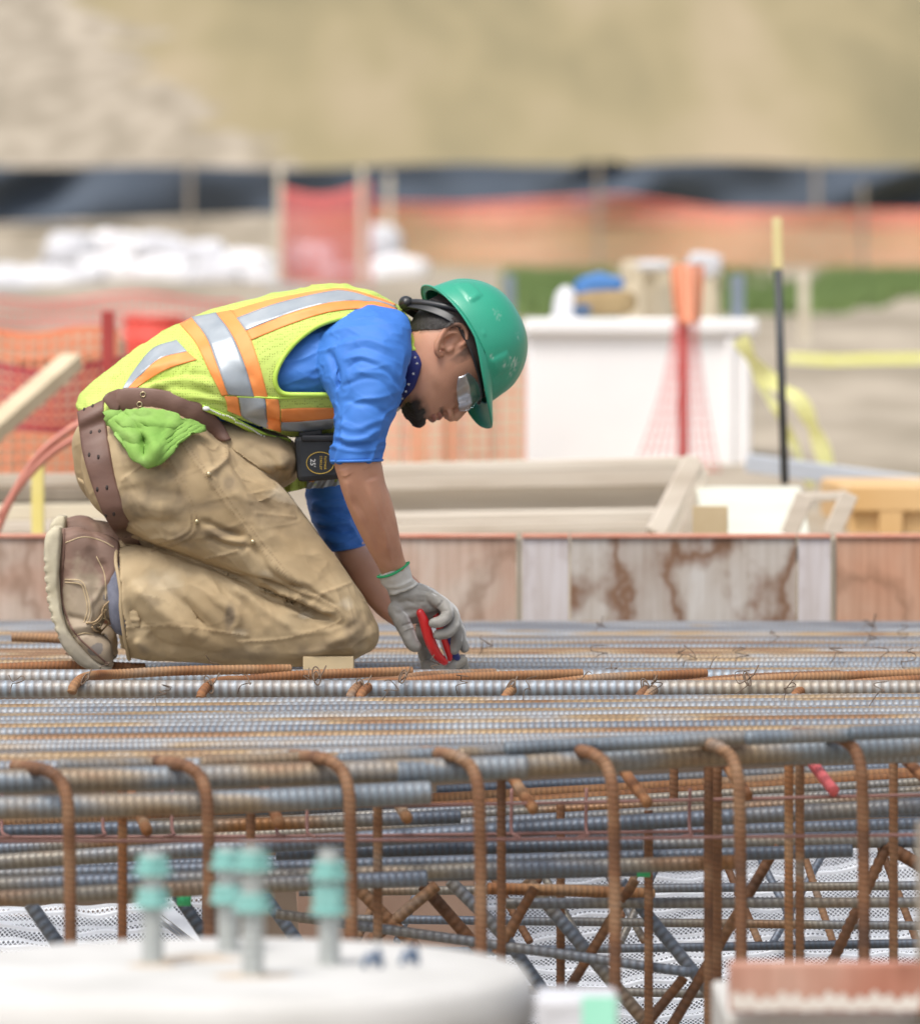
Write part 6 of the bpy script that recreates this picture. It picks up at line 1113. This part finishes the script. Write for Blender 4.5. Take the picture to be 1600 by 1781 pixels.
def hem(p0, p1, Yc, b_, r=.0024):
    A = np.array(P(*p0, Yc)); B = np.array(P(*p1, Yc)); c = (A + B) / 2; h = (B - A) / 2 * 1.03; a = np.linspace(0, 2 * math.pi, 50); sag = np.array([0, 0, -.006])
    q = c + np.cos(a)[:, None] * h + np.sin(a)[:, None] * np.array([0, b_, 0]) + (np.clip(-np.sin(a), 0, 1) ** 2)[:, None] * sag; return tube(q, r, 8, False)
v, f = hem((658, 1003), (710, 979), -.112, .029); sub('green_hem', v, f, MATS['green_hem'], glove)
# left glove, lower
g2 = [pairloft([(722, 1118, 748, 1092, .05, .020), (728, 1140, 752, 1118, .038, .024), (736, 1166, 770, 1140, .02, .028), (756, 1172, 784, 1150, .01, .026), (784, 1172, 800, 1152, .008, .020)], 36, 8, .6, .6)] \
  + ptube([(740, 1140, .0, 13), (735, 1120, -.03, 11), (732, 1100, -.045, 9.5), (730, 1090, -.05, 7.5)]) \
  + ptube([(745, 1160, -.03, 13), (768, 1163, -.055, 12), (790, 1156, -.062, 11.5), (804, 1148, -.055, 10)]) \
  + ptube([(748, 1168, -.01, 10), (775, 1170, -.035, 9), (796, 1168, -.04, 9), (808, 1158, -.035, 8.5)]) \
  + ptube([(775, 1160, .02, 10), (800, 1166, .0, 9), (814, 1168, -.015, 7.5)])
gm2, gV2, _ = union(g2, .0015, 3); cloth_noise(gm2, .0006, 90, 2)
folds(gm2, [([(744, 1150), (760, 1142), (772, 1140)], 3, -2), ([(740, 1130), (748, 1126), (754, 1128)], 2.5, -1.4), ([(780, 1160), (796, 1162), (808, 1156)], 2, -1.6), ([(742, 1158), (770, 1172), (800, 1168)], 2.5, -1.4)], ylim=(-.3, .02))
x, y = PROJ(getv(gm2)); pc = np.zeros((len(x), 4)); pc[:, :3] = (.72, .71, .68); pc[:, 3] = np.clip((1110 - y) / 12, 0, 1) * .9; k = (x > 794) & (y > 1142); pc[k, :3] = (.40, .35, .27); pc[k, 3] = .6; vcol(gm2, 'paint', pc); gl2 = wear('glove', gm2, MATS['glove_grey'])
v, f = pairloft([(706, 1104, 736, 1076, .062, .028), (716, 1112, 742, 1086, .056, .026), (726, 1122, 748, 1096, .05, .024)], 40, 6, .05, .3); sub('knit_cuff', v, f, MATS['glove_knit'], gl2)
# ---------------------------------------------------------------- pliers (held, so a thing of its own)
mat('red_grip', (.55, .015, .018), (.64, .02, .022), scale=10, rough=.3, coat=.3); mat('navy_grip', (.012, .025, .14), (.02, .035, .18), scale=10, rough=.4); mat('steel_tool', (.45, .46, .48), (.6, .6, .62), scale=20, rough=.3, metal=.9)
pr = empty('pliers', tuple(P(778, 1150, -.06)), 'red and blue handled tying pliers gripped in the grey gloves', 'pliers')
def pchild(name, parts, m, vox=.0012, par=None):
    me, V, E = union(parts, vox, 2); setv(me, V - np.array(pr.location)); me.polygons.foreach_set('use_smooth', [True] * len(me.polygons)); return obj(name, me, MATS[m], par or pr)
pchild('handle', ptube([(731, 1066, -.108, 7.2), (737, 1080, -.106, 8.8), (743, 1100, -.103, 9.6), (751, 1122, -.098, 9.6), (761, 1140, -.09, 8.6), (773, 1151, -.082, 7)]), 'red_grip')
pchild('handle', ptube([(757, 1068, -.085, 6.5), (764, 1090, -.085, 7), (772, 1115, -.083, 6.8), (780, 1134, -.080, 6.2), (782, 1146, -.075, 5)]), 'red_grip')
pchild('grip_inlay', ptube([(774, 1078, -.078, 7), (778, 1095, -.076, 8.5), (783, 1118, -.074, 9), (790, 1136, -.072, 8), (795, 1144, -.07, 6)]), 'navy_grip')
pchild('spring', ptube([(765, 1112, -.097, 1.6), (770, 1128, -.094, 1.8), (777, 1146, -.088, 1.6)]), 'steel_tool', .0008)
pchild('jaw', ptube([(778, 1144, -.07, 7), (786, 1156, -.06, 7), (792, 1168, -.052, 4)]), 'steel_tool')
# ---------------------------------------------------------------- hard hat
def hat():
    NA, ND, NBm = 220, 60, 14; cf = -13.0; V = []; PCc = []
    for j in range(ND + NBm):
        for i in range(NA):
            ph = 2 * math.pi * i / NA; c, s = math.cos(ph), math.sin(ph); n_ = 2.15; cc = np.sign(c) * abs(c) ** (2 / n_); ss = np.sign(s) * abs(s) ** (2 / n_)
            uR = 16 + 16 * abs(s) ** 2 + (0 if c > 0 else -2 * c * -1) ; uR = 12 + 14 * abs(s) ** 2
            if j < ND:
                t = (1 - j / (ND - 1)) * math.pi / 2; r = math.cos(t) ** .88; h = math.sin(t) ** .98; rr = (110 * cc * r, 100 * ss * r, uR + (131 - uR) * h)
                f, y, u = cf + rr[0], rr[1], rr[2]
                ridge = 2.6 * math.exp(-(abs(y) / 17) ** 6) * min(1, max(0, (u - 40) / 25)); k = 0
                def box(f0, f1, u0, u1, h_): 
                    g = lambda a, lo, hi: 1 / (1 + math.exp(-(a - lo) / .6)) * 1 / (1 + math.exp((a - hi) / .6))
                    return h_ * g(f, f0, f1) * g(u, u0, u1)
                if abs(y) > 45: k += box(34, 62, 30, 64, 1.8) + box(-108, -70, 48, 74, 2.0) + box(38, 57, 34, 60, .9) + box(-16, -8, 38, 42, 1.8) + box(-76, -68, 50, 66, 1.8)
                nrm = np.array([rr[0] / 110 ** 2, rr[1] / 100 ** 2, (u - uR) / 118 ** 2]); nrm = nrm / (np.linalg.norm(nrm) + 1e-9); p = np.array([f, y, u]) + nrm * (ridge + k)
            else:
                q = (j - ND + 1) / NBm; front = max(0, c); e = 7 + 34 * front ** 2.2; dr = 3 + 9 * front + 22 * max(0, c) * abs(s) ; back = max(0, -c); e += 3 * back; sag = -dr * (q ** 1.2) + 1.5 * back
                lip = -2.2 * max(0, (q - .86) / .14); L_ = math.hypot(cc, ss)
                p = np.array([cf + 110 * cc + e * q * cc / L_, 100 * ss + e * q * ss / L_ * .8, uR + sag + lip])
            V.append(p)
    V = np.array(V); G = V.copy(); W_ = HW(V); f = gridf(ND + NBm, NA); top = len(W_)
    me = mesh_of(W_ - WL, f, 'hard_hat'); nz = fbm(G * .09, 3); nz2 = fbm(G * .35 + 5, 2); pc = np.zeros((len(W_), 4)); pc[:, :3] = (.55, .62, .55)
    for c, r, a in (((60, -70, 70), 9, .75), ((72, -62, 62), 7, .6), ((20, -75, 100), 5, .3), ((50, -80, 50), 4, .6), ((-30, -88, 80), 6, .25), ((30, -92, 34), 3, .8)):
        d = np.linalg.norm((G - np.array(c)) / r, axis=1); pc[:, 3] = np.maximum(pc[:, 3], a * np.clip(.5 - d * .5 + 1.3 * nz2, 0, 1) * (d < 2.2))
    vcol(me, 'paint', pc)
    o = obj('hard_hat', me, MATS['helmet_green'], worker); s = o.modifiers.new('s', 'SOLIDIFY'); s.thickness = .0024; s.offset = -1
    # inner headband and nape strap
    def band(u0f, hgt, rf, rw, name, m, thick=.0025, dip=0, cfo=-11, kf=0):
        V = []
        for j in range(8):
            for i in range(140):
                ph = 2 * math.pi * i / 140; c, s_ = math.cos(ph), math.sin(ph); u = u0f - dip * max(0, -c) ** 2.2 + kf * max(0, c); V.append((cfo + rf * c + (-10 * max(0, -c) ** 3 if dip else 0), rw * s_, u + hgt * (j / 7 - .5)))
        me = mesh_of(HW(np.array(V)) - WL, gridf(8, 140), name); q = obj(name, me, MATS[m], o); sd = q.modifiers.new('s', 'SOLIDIFY'); sd.thickness = thick; return q
    band(26, 34, 97, 85, 'sweatband', 'band_dark', .004, kf=-6)
    band(22, 17, 98, 84, 'nape_strap', 'black_plastic2', .003, dip=56)
    band(44, 26, 101, 92, 'suspension', 'band_dark', .003)
    v, f = ellipsoid((0, 0, 0), (13, 17, 12), None, 24, 10); ang = .5; v = np.stack([v[:, 0], v[:, 1], v[:, 2]], 1); th = np.arctan2(v[:, 1], v[:, 2]); v[:, [1, 2]] *= (1 + .07 * np.sign(np.sin(9 * th)))[:, None]
    me = mesh_of(HW(v + (-121, -8, -34)) - WL, f, 'ratchet_knob'); obj('ratchet_knob', me, MATS['black_plastic2'], o)
    mbx = MB(); 
    for s_ in (-1, 1): q = smoothpath(np.array([(-60, s_ * 74, 36), (-84, s_ * 60, 12), (-108, s_ * 34, -14), (-120, s_ * 12, -30)], float), 3); v, f = tube(q, 6, 10); mbx.add(v, f)
    v, f = mbx.arr(); v = HW(v); me = mesh_of(v - WL, f, 'strap'); obj('strap', me, MATS['black_plastic2'], o)
hat()
# ---------------------------------------------------------------- safety glasses
def glasses():
    V = []; nu, nv = 40, 20
    gl = MATS.get('lens') or mat('lens', (.62, .68, .74), rough=.12, trans=.0, metal=.9, spec=1.0, coat=1); gl.node_tree.nodes['Principled BSDF'].inputs['Alpha'].default_value = .5
    root = None
    def lens(s):
        V = []
        for i in range(nu):
            for j in range(nv):
                a = R(9 + 64 * i / (nu - 1)); t = j / (nv - 1); corner = abs(2 * t - 1) ** 2 * (6 + 8 * (i / (nu - 1)) ** 3) ; hh = 23 * (1 - abs(i / (nu - 1) - .42) ** 3 * 3.2) ; u = -22 - (2 * t - 1) * hh * (1 if t > .5 else .95) + 3 * (i / nu); bul = 5 * math.sin(math.pi * t)
                V.append((8 + (80 + bul) * math.cos(a) ** .9, s * ((74 + bul * .6) * math.sin(a)), u))
        return HW(np.array(V)) - WL
    frame = []
    mbx = MB()
    for s in (-1, 1):
        q = smoothpath(np.array([(88, s * 12, 3), (80, s * 36, 3), (60, s * 62, 4), (38, s * 76, 6), (10, s * 82, 10), (-25, s * 82, 16), (-46, s * 80, 12)], float), 3); v, f = tube(q, np.interp(np.linspace(0, 1, len(q)), [0, .3, .6, 1], [2.0, 2.6, 2.2, 1.8]), 8); mbx.add(v, f)
    v, f = tube(smoothpath(np.array([(88, -12, 3), (92, 0, 0), (88, 12, 3)], float), 2), 2.4, 8); mbx.add(v, f); v, f = mbx.arr(); me = mesh_of(HW(v) - WL, f, 'safety_glasses'); root = obj('safety_glasses', me, MATS['black_plastic2'], worker)
    for s in (-1, 1):
        me = mesh_of(lens(s), gridf(nu, nv, False), 'lens'); o = obj('lens', me, gl, root); sd = o.modifiers.new('s', 'SOLIDIFY'); sd.thickness = .002
glasses()
# ---------------------------------------------------------------- tape measure on the far hip
def text(body_, size, loc, rot, m, parent, name='lettering'):
    cu = bpy.data.curves.new(name, 'FONT'); cu.body = body_; cu.size = size; cu.align_x = 'CENTER'; cu.align_y = 'CENTER'; cu.extrude = .0003; t = bpy.data.objects.new(name, cu); COL.objects.link(t); t.rotation_euler = rot; t.location = loc
    dg = bpy.context.evaluated_depsgraph_get(); me = bpy.data.meshes.new_from_object(t.evaluated_get(dg)); me.transform(t.matrix_basis); bpy.data.objects.remove(t); me.materials.clear(); return obj(name, me, m, parent)
mat('tape_black', (.016, .018, .022), (.03, .034, .04), scale=20, rough=.35, bump=.15, bscale=120); mat('tape_yellow', (.62, .42, .05), (.7, .48, .08), scale=20, rough=.5)
tm = empty('tape_measure', tuple(P(548, 795, -.1)), 'black tape measure with a round yellow ringed badge hanging at the waist', 'tape measure'); TLc = np.array(tm.location)
def loc(v): return np.asarray(v) - TLc
A = P(514, 836, -.12); B = P(592, 755, -.12); mb = MB().box((A.x, -.12, A.z), (B.x, -.075, B.z)); v, f = mb.arr(); c = (np.array(A) + np.array(B)) / 2; an = R(4); dx = v[:, 0] - c[0]; dz = v[:, 2] - c[2]; v = np.stack([c[0] + dx * math.cos(an) - dz * math.sin(an), v[:, 1], c[2] + dx * math.sin(an) + dz * math.cos(an)], 1)
obj('case', mesh_of(loc(v), f, 'case', False), MATS['tape_black'], tm, bevel=.009)
A = P(524, 768, -.127); B = P(585, 756, -.127); mb = MB().box((A.x, -.127, A.z), (B.x, -.09, B.z)); obj('rim', mesh_of(loc(mb.arr()[0]), mb.arr()[1], 'rim', False), MATS['tape_black'], tm, bevel=.004)
bc = np.array(P(557, 805, -.1225)); a = np.linspace(0, 2 * math.pi, 60); v, f = tube(bc + np.stack([.0235 * np.cos(a), 0 * a, .0185 * np.sin(a)], 1), .0007, 6, False); bdg = obj('badge', mesh_of(loc(v), f, 'badge'), MATS['tape_yellow'], tm)
for tx, sz, dx, m in (('25\'', .012, -.013, 'white_cotton'), ('STANLEY', .0058, .001, 'tape_yellow'), ('FATMAX', .0058, .0085, 'tape_yellow')):
    text(tx, sz, loc(bc + (dx, -.0004, 0)), (R(90), R(90), 0), MATS[m], bdg)
clip = P(540, 752, -.1); build(MB().box((clip.x - .02, -.105, clip.z - .02), (clip.x + .02, -.095, clip.z + .02)), 'belt_clip', MATS['black_plastic2'], tm, bevel=.002)
# ---------------------------------------------------------------- block under the knee
A = P(527, 1176, -.19); B = P(615, 1142, -.19); build(MB().box((A.x, -.19, A.z), (B.x, -.10, B.z)), 'wooden_block', MATS['pale_wood'], bevel=.0015, label='small pale plywood block lying under the worker\'s knee', cat='block')
